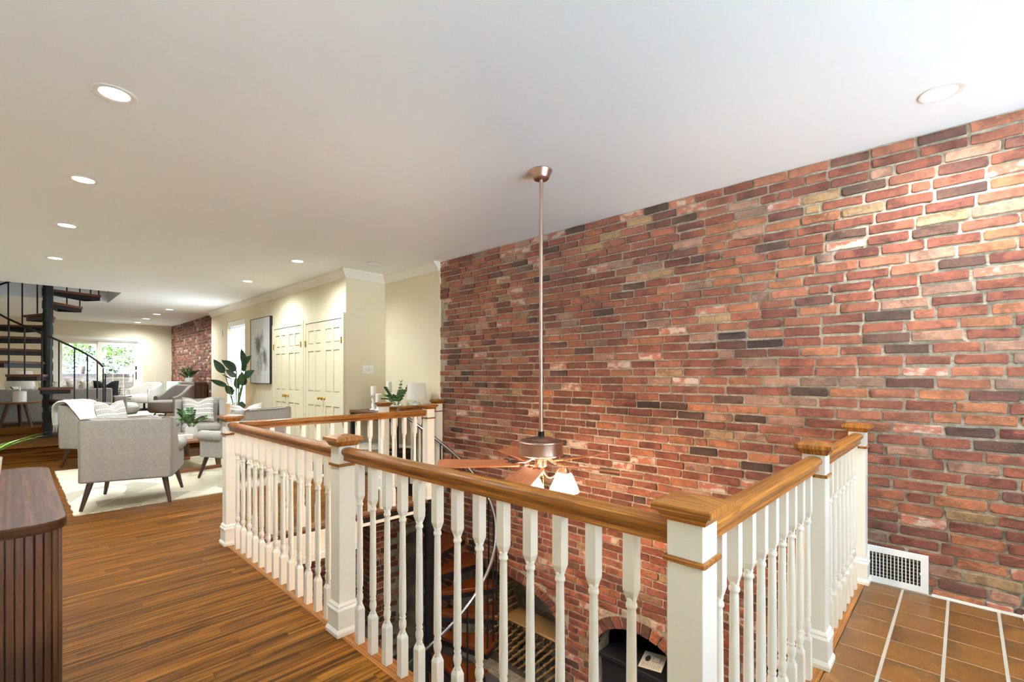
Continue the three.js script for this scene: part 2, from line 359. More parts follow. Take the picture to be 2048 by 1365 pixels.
// alcoves behind the arches
struct('wall_alcove_wine', uvBox(join(ext(4.5, 4.6, LOW, -0.75, -4.7, -2.8), ext(XR + 0.2, 4.5, LOW, -0.75, -4.7, -4.6), ext(XR + 0.2, 4.5, LOW, -0.75, -2.9, -2.8), ext(XR + 0.2, 4.6, -0.85, -0.75, -4.7, -2.8)), 2), M.mortar, 'rough masonry lining the arched wine alcove', 'wall');
struct('wall_alcove_black', join(ext(4.45, 4.55, LOW, -0.85, -2.56, -1.6), ext(XR + 0.2, 4.45, LOW, -0.85, -2.56, -2.5), ext(XR + 0.2, 4.45, LOW, -0.85, -1.66, -1.6), ext(XR + 0.2, 4.55, -0.93, -0.85, -2.56, -1.6)), M.blackPaint, 'black lining inside the small brick arch', 'wall');

// lower back wall: brick pier with an arched dark opening behind the spiral stair
{
  const A = { c: 3.46, a: 0.19, b: 0.22, s: -0.88 };
  const s = new THREE.Shape(); [[2.9, LOW], [XR, LOW], [XR, SLAB], [2.9, SLAB]].forEach((p, i) => (i ? s.lineTo(...p) : s.moveTo(...p)));
  const h = new THREE.Path(); h.moveTo(A.c - A.a, LOW + 0.001); h.lineTo(A.c - A.a, A.s); for (let i = 1; i < 16; i++) { const t = PI - PI * i / 16; h.lineTo(A.c + A.a * Math.cos(t), A.s + A.b * Math.sin(t)); } h.lineTo(A.c + A.a, LOW + 0.001); s.holes.push(h);
  const wall = struct('wall_lower_back', uvBox(join(new THREE.ExtrudeGeometry(s, { depth: 0.5, bevelEnabled: false }).translate(0, 0, -5.506), ext(XL, 2.9, LOW, SLAB, -5.75, -5.656), ), 0), M.mortar, 'dark brick wall and pier of the lower room behind the spiral stair', 'wall');
  brickwork(wall, onBack(-5.0), 2.9, XR - 0.02, LOW, SLAB, { most: 0, keep: (u, v, hw) => !(Math.abs(u - A.c) < A.a + hw * 0.6 && v < A.s + (A.b + 0.03) * Math.sqrt(Math.max(0, 1 - ((u - A.c) / (A.a + 0.12)) ** 2)) + 0.03) });
  brickwork(wall, (u, v, d) => [2.9 - d, v, u], -5.65, -5.0, LOW, SLAB, { most: 0 });
  brickwork(wall, onBack(-5.65), 1.2, 2.88, LOW, SLAB, { most: 0 });
}
struct('wall_lower_recess', uvBox(ext(2.9, XR, LOW, SLAB, -5.75, -5.51), 0), M.mortar, 'masonry back of the opening behind the spiral stair', 'wall');
struct('floor_lower', uvBox(ext(XL - 0.15, 4.6, LOW - 0.15, LOW, -5.75, ZF + 0.15), 0), M.concrete, 'grey floor of the lower room', 'floor');
struct('wall_lower_left', ext(XL - 0.15, XL, LOW, SLAB, -5.75, ZF + 0.15), M.cream, 'plain wall of the lower room', 'wall');

// upper floor: subfloor, oak strips across the house, quarry tiles by the brick wall
{
  const fl = struct('floor', join(ext(XL - 0.15, VOID.x0, SLAB, -0.003, ZSTEP, ZF + 0.15), ext(VOID.x0, 2.22, SLAB, -0.003, ZSTEP, VOID.z0), ext(2.22, XR + 0.2, SLAB, -0.003, ZSTEP, -4.84), ext(VOID.x0, XR + 0.006, SLAB, -0.012, VOID.z1, ZF + 0.15)), M.gap, 'narrow strip oak floor of the upper level', 'floor');
  const pitch = 0.0572, all = [];
  const row = (z, x0, x1) => {
    let x = x0 - rnd() * 0.9;
    while (x < x1) {
      const L = rr(0.45, 1.5), a = Math.max(x, x0), b = Math.min(x + L, x1); x += L;
      if (b - a < 0.03) continue;
      const g = uvBox(ext(a + 0.0009, b - 0.0009, -0.012, -rr(0, 0.0004), z + 0.0005, z + pitch - 0.0005), 0, rnd() * 9, rnd() * 9);
      const [, , d] = cam((a + b) / 2, 0, z);
      const seen = [a, (a + b) / 2, b].some((q) => inFrame(q, 0, z, 0));
      all.push({ g, d: seen ? d : 1e6, m: Math.floor(Math.pow(rnd(), 1.4) * 5) });
    }
  };
  for (let z = ZF - pitch; z > ZSTEP + 0.02; z -= pitch) {
    if (z > -4.15) row(z, XL, 1.125);
    else row(z, XL, z < ZC - 0.02 ? XC : z > -4.84 ? 2.22 : XR - 0.02);
  }
  for (let z = -4.15; z > -4.84; z -= pitch) row(z, 2.22, 2.95);
  all.sort((a, b) => a.d - b.d);
  const rest = [];
  all.forEach((p, i) => (i < 300 && p.d < 1e5 ? mesh('plank', p.g, M.planks[p.m], fl) : rest.push(p)));
  const groups = M.planks.map((m, i) => rest.filter((p) => p.m === i).map((p) => p.g));
  mesh('plank_field', mergeGeometries(groups.map((l) => mergeGeometries(l, false)), true), M.planks, fl).userData.kind = 'stuff';

  const tl = struct('floor_tile', ext(1.21, XR, -0.012, -0.0015, -0.445, ZF), M.grout, 'brown quarry tile floor with wide grout lines beside the brick wall', 'floor');
  const tw = 0.2022, td = 0.2035;
  for (let i = -8; i < 7; i++) for (let k = -1; k < 18; k++) {
    const x0 = Math.max(2.568 + i * tw + 0.002, 1.21), x1 = Math.min(2.568 + (i + 1) * tw - 0.002, XR - 0.03), z0 = Math.max(-0.272 + k * td + 0.006, -0.445), z1 = Math.min(-0.272 + (k + 1) * td - 0.006, ZF);
    if (x1 - x0 < 0.02 || z1 - z0 < 0.02) continue;
    const g = box(x1 - x0, 0.012, z1 - z0, (x0 + x1) / 2, -0.006, (z0 + z1) / 2, 0.002, 1);
    const p = g.attributes.position, uv = g.attributes.uv; for (let q = 0; q < p.count; q++) uv.setXY(q, (p.getX(q) - x0) / (x1 - x0) * 0.96 + 0.02, (p.getZ(q) - z0) / (z1 - z0) * 0.96 + 0.02);
    mesh('tile', g, pick(M.tile), tl);
  }
  struct('baseboard_right', ext(XR - 0.02, XR - 0.004, -0.004, 0.008, -0.14, ZF), M.trim, 'thin white strip of caulk along the foot of the brick wall', 'trim');
}
struct('trim_6', ext(3.5, XR - 0.012, 0.0005, 0.018, 0.225, 0.6, 0.003), M.white, 'white threshold board on the tiles at the foot of the brick wall', 'trim');
// raised rear of the room
struct('floor_platform', M.planks && uvBox(join(ext(XL - 0.15, XC, SLAB, P1 - 0.03, ZSTEP2, ZSTEP), ext(XL, XC, P1 - 0.03, P1, ZSTEP2, ZSTEP + 0.03, 0.012)), 0), M.planks[3], 'raised oak platform one step up at the rear of the room', 'floor');
struct('floor_rear', uvBox(ext(XL - 0.15, XFAR + 0.2, SLAB, P2, ZB - 0.2, ZSTEP2), 0), M.planks[1], 'oak floor at the rear in front of the sliding doors', 'floor');
struct('trim_1', ub(ext(XL, XC, 0, 0.03, ZSTEP, ZSTEP + 0.02, 0.006)), M.planks[1], 'quarter round along the foot of the oak step', 'trim');
// fascia at the edge of the stair void
struct('trim_2', join(ext(VOID.x0, 2.22, SLAB, -0.03, VOID.z0, VOID.z0 + 0.018), ext(VOID.x0, 2.22, -0.075, -0.03, VOID.z0 + 0.018, VOID.z0 + 0.034, 0.006), ext(VOID.x0, 2.22, SLAB - 0.01, SLAB + 0.05, VOID.z0 + 0.018, VOID.z0 + 0.03, 0.005)), M.paint, 'white moulded fascia board under the floor edge of the void', 'trim');
struct('trim_3', join(ext(VOID.x0, VOID.x0 + 0.018, SLAB, -0.03, VOID.z0, VOID.z1), ext(VOID.x0, XR - 0.01, SLAB, -0.03, VOID.z1 - 0.018, VOID.z1)), M.paint, 'white fascia boards around the near sides of the void', 'trim');

struct('trim_7', ub(ext(VOID.x0 + 0.006, 2.22, -0.029, 0.0015, -4.066, VOID.z0 + 0.026, 0.006)), M.treadWood, 'oak nosing along the far floor edge of the void', 'trim');

// ceiling with the square opening for the rear spiral stair
const HOLE = { x1: 1.31, z0: -12.4, z1: -10.65 };
struct('ceiling', uvBox(join(ext(XL - 0.15, XR + 0.25, CEIL, CEIL + 0.28, HOLE.z1, ZF + 0.15), ext(HOLE.x1, XFAR + 0.2, CEIL, CEIL + 0.28, HOLE.z0, HOLE.z1), ext(XL - 0.15, XFAR + 0.2, CEIL, CEIL + 0.28, ZB - 0.2, HOLE.z0)), 0), M.ceiling, 'smooth white ceiling', 'ceiling');
struct('wall_stairwell', join(ext(XL - 0.15, XL, CEIL, 5, HOLE.z0, HOLE.z1), ext(XL - 0.15, XL, CEIL + 0.28, 5, HOLE.z0 - 0.1, HOLE.z0), ext(XL - 0.15, XL, CEIL + 0.28, 5, HOLE.z1, HOLE.z1 + 0.1), ext(HOLE.x1, HOLE.x1 + 0.1, CEIL + 0.28, 5, HOLE.z0 - 0.1, HOLE.z1 + 0.1), ext(XL, HOLE.x1, CEIL + 0.28, 5, HOLE.z0 - 0.1, HOLE.z0), ext(XL, HOLE.x1, CEIL + 0.28, 5, HOLE.z1, HOLE.z1 + 0.1), ext(XL - 0.15, HOLE.x1 + 0.1, 5, 5.1, HOLE.z0 - 0.1, HOLE.z1 + 0.1)), M.ceiling, 'white walls of the stairwell above the ceiling opening', 'wall');

// plaster walls
struct('wall_left', ext(XL - 0.15, XL, SLAB, CEIL, ZB - 0.2, ZF + 0.15), M.cream, 'cream plaster wall on the near side', 'wall');
struct('wall_plaster', uvBox(ext(XR - 0.015, XR + 0.2, 0, CEIL, ZC, -4.82), 2), M.cream, 'cream plaster wall between the brick and the closet', 'wall');
const WIN = { z0: -11.27, z1: -10.18, y0: 0.72, y1: 2.42 };
struct('wall_closet', uvBox(join(ext(XC, XC + 0.2, 0, CEIL, WIN.z1, ZC), ext(XC, XC + 0.2, 0, CEIL, -12.45, WIN.z0), ext(XC, XC + 0.2, 0, WIN.y0, WIN.z0, WIN.z1), ext(XC, XC + 0.2, WIN.y1, CEIL, WIN.z0, WIN.z1), ext(XC + 0.2, XR - 0.015, 0, CEIL, ZC - 0.15, ZC)), 2), M.cream, 'cream plaster closet wall with double doors and a tall window', 'wall');
{
  const g = ext(XFAR + 0.006, XFAR + 0.2, P2, CEIL, ZB, -12.45);
  const wall = struct('wall_far_brick', uvBox(g, 2), M.mortar, 'brown brick wall at the far end beside the sliding doors', 'wall');
  const keepSeed = seed;
  brickwork(wall, onRight(XFAR), ZB, -12.45, P2, CEIL, { most: 0, len: 0.2, course: 0.074, limeShare: 0.12 });
  seed = keepSeed;
}
const DOOR = { x0: 0.78, x1: 2.49, y0: P2, y1: 2.26 };
struct('wall_back', uvBox(join(ext(XL - 0.15, DOOR.x0, P2, CEIL, ZB - 0.2, ZB), ext(DOOR.x1, XFAR + 0.2, P2, CEIL, ZB - 0.2, ZB), ext(DOOR.x0, DOOR.x1, DOOR.y1, CEIL, ZB - 0.2, ZB)), 0), M.cream, 'cream back wall around the sliding glass doors', 'wall');
// street wall behind the camera: two tall windows
const FW = [[-0.1, 1.35], [1.75, 3.55]], FY = [0.35, 2.5];
struct('wall_front', join(ext(XL - 0.15, FW[0][0], LOW, CEIL, ZF, ZF + 0.15), ext(FW[0][1], FW[1][0], LOW, CEIL, ZF, ZF + 0.15), ext(FW[1][1], XR + 0.2, LOW, CEIL, ZF, ZF + 0.15), ...FW.flatMap(([a, b]) => [ext(a, b, LOW, FY[0], ZF, ZF + 0.15), ext(a, b, FY[1], CEIL, ZF, ZF + 0.15)])), M.cream, 'street wall with two tall windows', 'wall');
FW.forEach(([a, b], i) => {
  const w = struct(`window_${i + 1}`, join(rim('z', a, b, FY[0], FY[1], 0.05, ZF + 0.04, ZF + 0.1), ext(a + 0.05, b - 0.05, 1.4, 1.45, ZF + 0.042, ZF + 0.098), ext((a + b) / 2 - 0.02, (a + b) / 2 + 0.02, FY[0], FY[1], ZF + 0.05, ZF + 0.09)), M.paint, i ? 'tall sash window in the street wall near the brick wall' : 'tall sash window in the street wall near the left wall', 'window');
  mesh('pane', ext(a + 0.04, b - 0.04, FY[0] + 0.04, FY[1] - 0.04, ZF + 0.068, ZF + 0.072), M.glass, w);
});
// crown moulding
{
  const prof = [[0, 0], [0, -0.115], [0.012, -0.115], [0.02, -0.1], [0.024, -0.085], [0.05, -0.06], [0.075, -0.03], [0.085, -0.022], [0.085, -0.008], [0.095, 0], [0, 0]];
  const crown = (len, e0, e1) => {                                 // e0, e1: +1 outside mitre, -1 inside mitre, 0 square
    const g = extrude(prof.slice(0, -1), len), p = g.attributes.position;
    for (let i = 0; i < p.count; i++) { const z = p.getZ(i), x = p.getX(i); if (z < 1e-6) p.setZ(i, -e0 * x); else if (z > len - 1e-6) p.setZ(i, len + e1 * x); }
    return flat(g);
  };
  const X2 = XR - 0.015;
  struct('trim_4', join(crown(ZC + 12.45, 1, 0).rotateY(PI).translate(XC, CEIL, ZC), crown(-4.83 - ZC, 0, -1).rotateY(PI).translate(X2, CEIL, -4.83), crown(X2 - XC, -1, 1).rotateY(-PI / 2).translate(X2, CEIL, ZC)), M.trim, 'white crown moulding along the closet wall and the plaster wall', 'trim');
}
struct('trim_5', join(ext(XC - 0.014, XC, 0, 0.13, -6.1, ZC), ext(XC - 0.014, XC, 0, 0.13, ZSTEP, -8.68), ext(2.56, XFAR, P2, P2 + 0.12, ZB, ZB + 0.014), ext(XR - 0.03, XR - 0.015, 0, 0.13, ZC, -4.83), ext(XC, XR - 0.015, 0, 0.13, ZC, ZC + 0.014)), M.trim, 'white baseboards along the closet wall and back wall', 'trim');

// ---------------------------------------------------------------- balustrades
const RAIL_TOP = 0.937, RAIL_BOT = 0.873;
const railProfile = (() => {
  const s = new THREE.Shape(); s.moveTo(-0.021, 0); s.lineTo(0.021, 0); s.lineTo(0.021, 0.012); s.quadraticCurveTo(0.017, 0.02, 0.024, 0.026);
  s.quadraticCurveTo(0.035, 0.034, 0.034, 0.046); s.quadraticCurveTo(0.031, 0.060, 0.014, 0.063); s.quadraticCurveTo(0, 0.0655, -0.014, 0.063); s.quadraticCurveTo(-0.031, 0.060, -0.034, 0.046);
  s.quadraticCurveTo(-0.035, 0.034, -0.024, 0.026); s.quadraticCurveTo(-0.017, 0.02, -0.021, 0.012); s.closePath(); return s;
})();
const railGeo = (x0, x1) => uvBox(extrude(railProfile, x1 - x0).rotateY(PI / 2).translate(x0, RAIL_BOT, 0), 0, rnd() * 5, rnd() * 5);
const balusterGeo = (() => {
  const sq = (b, t, y0, y1) => flat(square(b, t, y0, y1));
  return join(sq(0.0345, 0.0345, 0, 0.168), sq(0.0345, 0.021, 0.168, 0.19), sq(0.021, 0.0345, 0.690, 0.716), sq(0.0345, 0.0345, 0.716, RAIL_BOT + 0.004),
    lathe([[0.0001, 0.175], [0.0125, 0.185], [0.0135, 0.193], [0.0105, 0.199], [0.0135, 0.205], [0.0165, 0.222], [0.0155, 0.236], [0.0115, 0.247], [0.0145, 0.251], [0.0145, 0.257], [0.0115, 0.262], [0.0152, 0.275], [0.0155, 0.3], [0.0148, 0.42], [0.0136, 0.55], [0.0125, 0.655], [0.0118, 0.664], [0.0155, 0.668], [0.016, 0.674], [0.0145, 0.68], [0.0125, 0.684], [0.0145, 0.69], [0.012, 0.698], [0.0001, 0.705]], 16));
})();
const postShaft = box(0.09, 0.965, 0.09, 0, 0.4825, 0, 0.003, 1);
const postPlinth = join(box(0.112, 0.125, 0.112, 0, 0.0625, 0, 0.002, 1), box(0.128, 0.022, 0.128, 0, 0.011, 0, 0.004), flat(square(0.128, 0.114, 0.022, 0.036)), flat(square(0.118, 0.118, 0.122, 0.130)), flat(square(0.118, 0.106, 0.130, 0.141)), box(0.106, 0.008, 0.106, 0, 0.145, 0), flat(square(0.106, 0.092, 0.149, 0.162)));
const postBelt = box(0.108, 0.014, 0.108, 0, 0.85, 0, 0.005, 2);
const capGeo = () => uvBox(join(flat(square(0.104, 0.114, 0.945, 0.957)), flat(square(0.114, 0.132, 0.957, 0.969)), box(0.15, 0.02, 0.15, 0, 0.979, 0, 0.004, 2), flat(square(0.142, 0.012, 0.989, 1.001))), 0, rnd() * 5, rnd() * 5);
function newel(parent, x) {
  const p = mesh('newel_post', postShaft, M.paint, parent); p.position.x = x;
  mesh('cap', capGeo(), M.oak, p).userData.label = 'oak pyramid cap';
  mesh('belt', ub(postBelt.clone()), M.oak, p).userData.label = 'thin oak band';
  mesh('plinth', postPlinth, M.paint, p);
}
function span(parent, x0, x1, n, strip = true) {         // between two post faces
  mesh('handrail', railGeo(x0 + 0.045, x1 - 0.045), M.oak, parent).userData.label = 'moulded oak handrail';
  const gap = (x1 - x0 - 0.09) / (n + 1);
  for (let i = 1; i <= n; i++) mesh('baluster', balusterGeo, M.paint, parent).position.x = x0 + 0.045 + gap * i;
  if (strip) mesh('base_strip', ub(ext(x0 + 0.057, x1 - 0.057, -0.012, 0.002, -0.042, 0.042, 0.003)), M.oak, parent).userData.label = 'oak strip under the balusters';
}
{
  let t = thing('stair_railing', 'long white balustrade with three newel posts facing the wooden floor', 'railing', [1.163, 0, -4.11], -PI / 2, 'balustrades around the stair void');
  [0, 1.815, 3.62].forEach((x) => newel(t, x)); span(t, 0, 1.815, 13); span(t, 1.815, 3.62, 13);
  t = thing('stair_railing', 'white balustrade beside the quarry tiles ending at the brick wall', 'railing', [1.163, 0, -0.49], 0, 'balustrades around the stair void');
  [1.357, 2.53].forEach((x) => newel(t, x)); span(t, 0, 1.357, 9); span(t, 1.357, 2.53, 8);
  t = thing('stair_railing', 'white balustrade along the far edge of the void before the closet doors', 'railing', [1.163, 0, -4.11], 0, 'balustrades around the stair void');
  newel(t, 1.872); span(t, 0, 1.872, 13, true);
  t = thing('stair_railing', 'short dark topped balustrade in front of the console with the lamp', 'railing', [2.92, 0, -4.80], 0, 'balustrades around the stair void');
  newel(t, 0); newel(t, 0.765); span(t, 0, 0.765, 5, false);
}

// ---------------------------------------------------------------- ceiling fan
{
  const t = thing('ceiling_fan', 'bronze ceiling fan with five wooden blades hanging on a long rod', 'ceiling fan', [2.566, CEIL, -2.16]);
  mesh('canopy', lathe([[0.0001, 0], [0.078, 0], [0.079, -0.006], [0.073, -0.012], [0.066, -0.03], [0.056, -0.052], [0.05, -0.062], [0.03, -0.068], [0.0001, -0.068]], 32), M.bronze, t);
  mesh('downrod', rod([0, -0.06, 0], [0, -1.86, 0], 0.0135, 0.0135, 14), M.bronze, t);
  mesh('coupling', join(rod([0, -1.835, 0], [0, -1.88, 0], 0.022, 0.022, 14), rod([-0.03, -1.855, 0], [0.03, -1.855, 0], 0.005)), M.darkMetal, t);
  mesh('motor_housing', lathe([[0.0001, -1.872], [0.05, -1.874], [0.08, -1.88], [0.098, -1.892], [0.112, -1.898], [0.135, -1.894], [0.15, -1.898], [0.156, -1.908], [0.156, -1.914], [0.152, -1.918], [0.152, -1.985], [0.156, -1.988], [0.153, -1.998], [0.12, -2.008], [0.06, -2.012], [0.0001, -2.012]], 40), M.bronze, t);
  mesh('switch_housing', lathe([[0.0001, -2.01], [0.055, -2.012], [0.052, -2.03], [0.043, -2.036], [0.043, -2.078], [0.03, -2.086], [0.012, -2.09], [0.012, -2.12], [0.018, -2.13], [0.012, -2.145], [0.0001, -2.15]], 24), M.bronze, t);
  const bs = new THREE.Shape(); bs.moveTo(0.16, -0.06); bs.lineTo(0.68, -0.08); bs.quadraticCurveTo(0.725, -0.078, 0.725, -0.04); bs.lineTo(0.725, 0.04); bs.quadraticCurveTo(0.725, 0.078, 0.68, 0.08); bs.lineTo(0.16, 0.06); bs.quadraticCurveTo(0.145, 0, 0.16, -0.06);
  const bladeG = uvBox(extrude(bs, 0.006, 0.0015).rotateX(PI / 2), 0), ironG = join(extrude([[0.10, -0.012], [0.16, -0.014], [0.19, -0.042], [0.24, -0.044], [0.2, -0.012], [0.25, 0], [0.2, 0.012], [0.24, 0.044], [0.19, 0.042], [0.16, 0.014], [0.10, 0.012]], 0.005).rotateX(PI / 2).translate(0, 0.008, 0), rod([0.05, 0.035, 0], [0.12, 0.003, 0], 0.011, 0.009));
  const screwG = lathe([[0.0001, 0], [0.006, 0], [0.006, 0.003], [0.0001, 0.005]], 10);
  for (let k = 0; k < 5; k++) {
    const b = mesh('blade', bladeG, M.blade, t); b.position.y = -2.055; b.rotation.order = 'YXZ'; b.rotation.set(-0.18, -(80 + 72 * k) * D2R, 0);
    mesh('blade_iron', ironG, M.bronze, b);
    for (const [sx, sz] of [[0.215, -0.035], [0.215, 0.035], [0.235, 0]]) mesh('screw', screwG, M.chrome, b).position.set(sx, 0.008, sz);
  }
  const shadeG = lathe([[0.034, 0], [0.05, -0.004], [0.058, -0.012], [0.076, -0.055], [0.098, -0.105], [0.106, -0.13], [0.104, -0.133], [0.095, -0.105], [0.073, -0.055], [0.055, -0.014], [0.034, -0.004]], 32);
  for (const a of [42, 162, 282]) {
    const c = Math.cos(a * D2R), s = Math.sin(a * D2R), R = 0.165;
    const arm = mesh('lamp_arm', tube([[0.012 * c, -2.105, 0.012 * s], [0.05 * c, -2.16, 0.05 * s], [0.09 * c, -2.155, 0.09 * s], [0.125 * c, -2.105, 0.125 * s], [0.17 * c, -2.09, 0.17 * s]], 0.006, 24), M.bronze, t);
    mesh('lamp_socket', lathe([[0.0001, 0.03], [0.012, 0.025], [0.02, 0.01], [0.034, -0.012], [0.038, -0.026], [0.034, -0.03], [0.0001, -0.03]], 20).translate(R * c, -2.105, R * s), M.bronze, arm);
    mesh('lamp_shade', shadeG.clone().translate(R * c, -2.13, R * s), M.shadeLit, t).userData.label = 'glowing white glass shade';
    const L = new THREE.PointLight(WARM_FAN, LAMP.fan, 0, 2); L.position.set(R * c, -2.235, R * s); L.castShadow = true; L.shadow.radius = 2; L.name = 'fan_bulb'; t.add(L);
  }
  mesh('pull_chain', join(rod([0.01, -2.14, 0.012], [0.012, -2.3, 0.014], 0.0014, 0.0014, 5), lathe([[0.0001, -2.3], [0.005, -2.305], [0.006, -2.32], [0.0001, -2.33]], 8)), M.brass, t);
}

// ---------------------------------------------------------------- recessed ceiling lights
{
  const ring = lathe([[0.062, 0.0], [0.066, -0.003], [0.088, -0.006], [0.094, -0.003], [0.095, 0]], 32), lens = lathe([[0.0001, -0.0015], [0.064, -0.0015]], 28);
  const spots = [[0.36, -3.15, 'nearest left ceiling downlight above the dark sideboard'], [0.36, -4.70, 'second ceiling downlight of the left row from the front'], [0.36, -6.25, 'third ceiling downlight of the left row from the front'], [0.36, -8.1, 'fourth ceiling downlight of the left row from the front'],
    [2.48, -6.1, 'ceiling downlight before the closet doors, nearest of the right row'], [2.48, -7.95, 'ceiling downlight before the abstract painting, second of the right row'], [2.37, -12.6, 'first of the four small downlights over the rear seating'], [2.35, -13.8, 'second of the four small downlights over the rear seating'], [2.35, -15.1, 'third of the four small downlights over the rear seating'], [2.35, -16.3, 'ceiling downlight closest to the sliding doors'], [3.26, -0.085, 'ceiling downlight closest to the brick wall at the upper right']];
  for (const [x, z, label] of spots) {
    const t = thing('recessed_light', label, 'ceiling light', [x, CEIL, z], 0, 'recessed ceiling lights');
    mesh('trim_ring', ring, M.white, t);
    mesh('light_lens', lens, M.lens, t);
    const L = new THREE.SpotLight(WARM, LAMP.down, 0, 84 * D2R, 1, 2); L.position.set(0, -0.012, 0); L.target.position.set(0, -1, 0); L.castShadow = true; L.shadow.radius = 2.5; L.name = 'downlight'; t.add(L, L.target);
  }
  for (const [x, z, label] of [[0.8, -2.4, 'downlight under the upper floor beside the stair void'], [2.7, 0.15, 'downlight under the tiled floor near the brick wall']]) {
    const t = thing('recessed_light', label, 'ceiling light', [x, SLAB, z], 0, 'lower room lights');
    mesh('trim_ring', ring, M.white, t); mesh('light_lens', lens, M.lens, t);
    const L = new THREE.SpotLight(WARM, LAMP.lower, 0, 84 * D2R, 1, 2); L.position.set(0, -0.012, 0); L.target.position.set(0, -1, 0); L.castShadow = true; L.shadow.radius = 2.5; L.name = 'downlight'; t.add(L, L.target);
  }
  const sd = thing('smoke_detector', 'round white smoke detector on the ceiling near the crown moulding', 'smoke detector', [3.2, CEIL, -5.5]);
  mesh('base', lathe([[0.0001, 0], [0.085, 0], [0.085, -0.008], [0.0001, -0.009]], 28), M.white, sd);
  mesh('cover', lathe([[0.075, -0.009], [0.07, -0.026], [0.04, -0.034], [0.0001, -0.035]], 28), M.white, sd);
}

// ---------------------------------------------------------------- wall register
{
  const t = thing('wall_register', 'white louvred heating register leaning at the foot of the brick wall', 'vent', [XR - 0.016, 0.116, -0.312], -PI / 2);
  const W = 0.315, Hh = 0.225;      // local x = along the wall, z = out of the wall
  mesh('frame', rim('z', -W / 2, W / 2, -Hh / 2, Hh / 2, 0.036, -0.006, 0.008), M.white, t);
  mesh('duct', ext(-W / 2 + 0.03, W / 2 - 0.03, -Hh / 2 + 0.03, Hh / 2 - 0.03, -0.0065, -0.0045), M.blackPaint, t);
  for (let i = 0; i < 13; i++) { const b = mesh('louvre', box(0.004, Hh - 0.07, 0.007, 0, 0, 0), M.trim, t); b.position.set(-W / 2 + 0.05 + i * (W - 0.1) / 12, 0, 0.002); b.rotation.y = 0.35; }
  for (let i = 0; i < 7; i++) { const b = mesh('damper_blade', box(W - 0.08, 0.010, 0.0015), M.piping, t); b.position.set(0, -Hh / 2 + 0.05 + i * (Hh - 0.1) / 6, -0.0035); b.rotation.x = 0.5; }
  mesh('lever', box(0.008, 0.012, 0.012, W / 2 - 0.036, 0, 0.01, 0.002), M.white, t);
  for (const s of [-1, 1]) mesh('screw', rod([s * (W / 2 - 0.018), 0, 0.006], [s * (W / 2 - 0.018), 0, 0.0095], 0.004), M.trim, t);
}

// ---------------------------------------------------------------- spiral stairs
function treadGeometry(r0, r1, deg) {
  const p = []; for (let i = 0; i <= 6; i++) { const a = (-deg + deg * i / 6) * D2R; p.push([r1 * Math.cos(a), r1 * Math.sin(a)]); }
  p.push([r0, r0 * 0.2], [r0 * Math.cos(deg * D2R), -r0 * Math.sin(deg * D2R) - 0.02]);
  return uvBox(extrude(p, 0.032, 0.004).rotateX(PI / 2), 0);
}
function treadFrame(r0, r1, deg, dark = 0.06) {
  const plate = (a) => box(r1 - r0 - 0.01, dark, 0.006, (r0 + r1) / 2, -0.032 - dark / 2, 0).rotateY(-a * D2R);
  const arc = []; for (let i = 0; i <= 6; i++) { const a = (-deg + 2 + (deg - 4) * i / 6) * D2R; arc.push([r1 * 0.985 * Math.cos(a), r1 * 0.985 * Math.sin(a)]); }
  const band = []; for (let i = 0; i < 6; i++) { const mx = (arc[i][0] + arc[i + 1][0]) / 2, mz = (arc[i][1] + arc[i + 1][1]) / 2, L = Math.hypot(arc[i + 1][0] - arc[i][0], arc[i + 1][1] - arc[i][1]); band.push(box(0.006, dark, L, 0, 0, 0).rotateY(-Math.atan2(mz, mx)).translate(mx, -0.032 - dark / 2, mz)); }
  return join(plate(-1.5), plate(-deg + 1.5), ...band);
}
{ // lower stair
  const cx = 2.985, cz = -4.03, R = 0.715, deg = 23.2, rise = 0.195;
  const t = thing('spiral_staircase', 'black steel spiral stair with wooden treads going down beside the brick wall', 'staircase', [cx, LOW, cz]);
  mesh('pole', rod([0, 0, 0], [0, -LOW - 0.015, 0], 0.05, 0.05, 24), M.steel, t);
  mesh('base_plate', rod([0, 0, 0], [0, 0.012, 0], 0.14, 0.14, 24), M.steel, t);
  const tg = treadGeometry(0.05, R, deg + 2), fg = treadFrame(0.05, R, deg), hub = rod([0, -0.11, 0], [0, 0.0, 0], 0.058, 0.058, 20);
  const railAt = (a) => -LOW - 0.215 - 0.0096 * (a - 32);
  for (let k = 1; k <= 10; k++) {
    const a = -86 + deg * k, y = -rise * k - LOW;
    const tr = mesh('tread', tg, M.treadWood, t); tr.position.y = y; tr.rotation.y = -a * D2R;
    const f = mesh('tread_frame', fg, M.steel, tr); mesh('hub', hub, M.steel, tr);
    for (const da of [-3, -14.5]) { const q = (a + da) * D2R, x = (R - 0.015) * Math.cos(q), z = (R - 0.015) * Math.sin(q); mesh('baluster', rod([x, y - 0.09, z], [x, Math.max(railAt(a + da), y + 0.4), z], 0.009, 0.009, 8), M.steel, t); }
  }
  const pts = []; for (let a = -86; a <= 158; a += 6) pts.push([(R - 0.015) * Math.cos(a * D2R), railAt(a), (R - 0.015) * Math.sin(a * D2R)]);
  mesh('handrail', tube(pts, 0.018, 160, 10), M.chrome, t).userData.label = 'bright steel curved handrail';
  const ld = mesh('landing', uvBox(ext(2.22 - cx, 2.955 - cx, -LOW - 0.085, -LOW - 0.022, -4.84 - cz, VOID.z0 - cz - 0.002), 0), M.steel, t); ld.userData.label = 'black steel landing frame';
  mesh('landing_edge', ext(2.22 - cx, 2.93 - cx, -LOW - 0.1, -LOW - 0.072, 0.0, 0.012), M.paint, ld);
  mesh('landing_nosing', ub(ext(2.22 - cx, 2.96 - cx, -LOW - 0.022, -LOW, -0.13, 0.012, 0.003)), M.treadWood, ld);
}
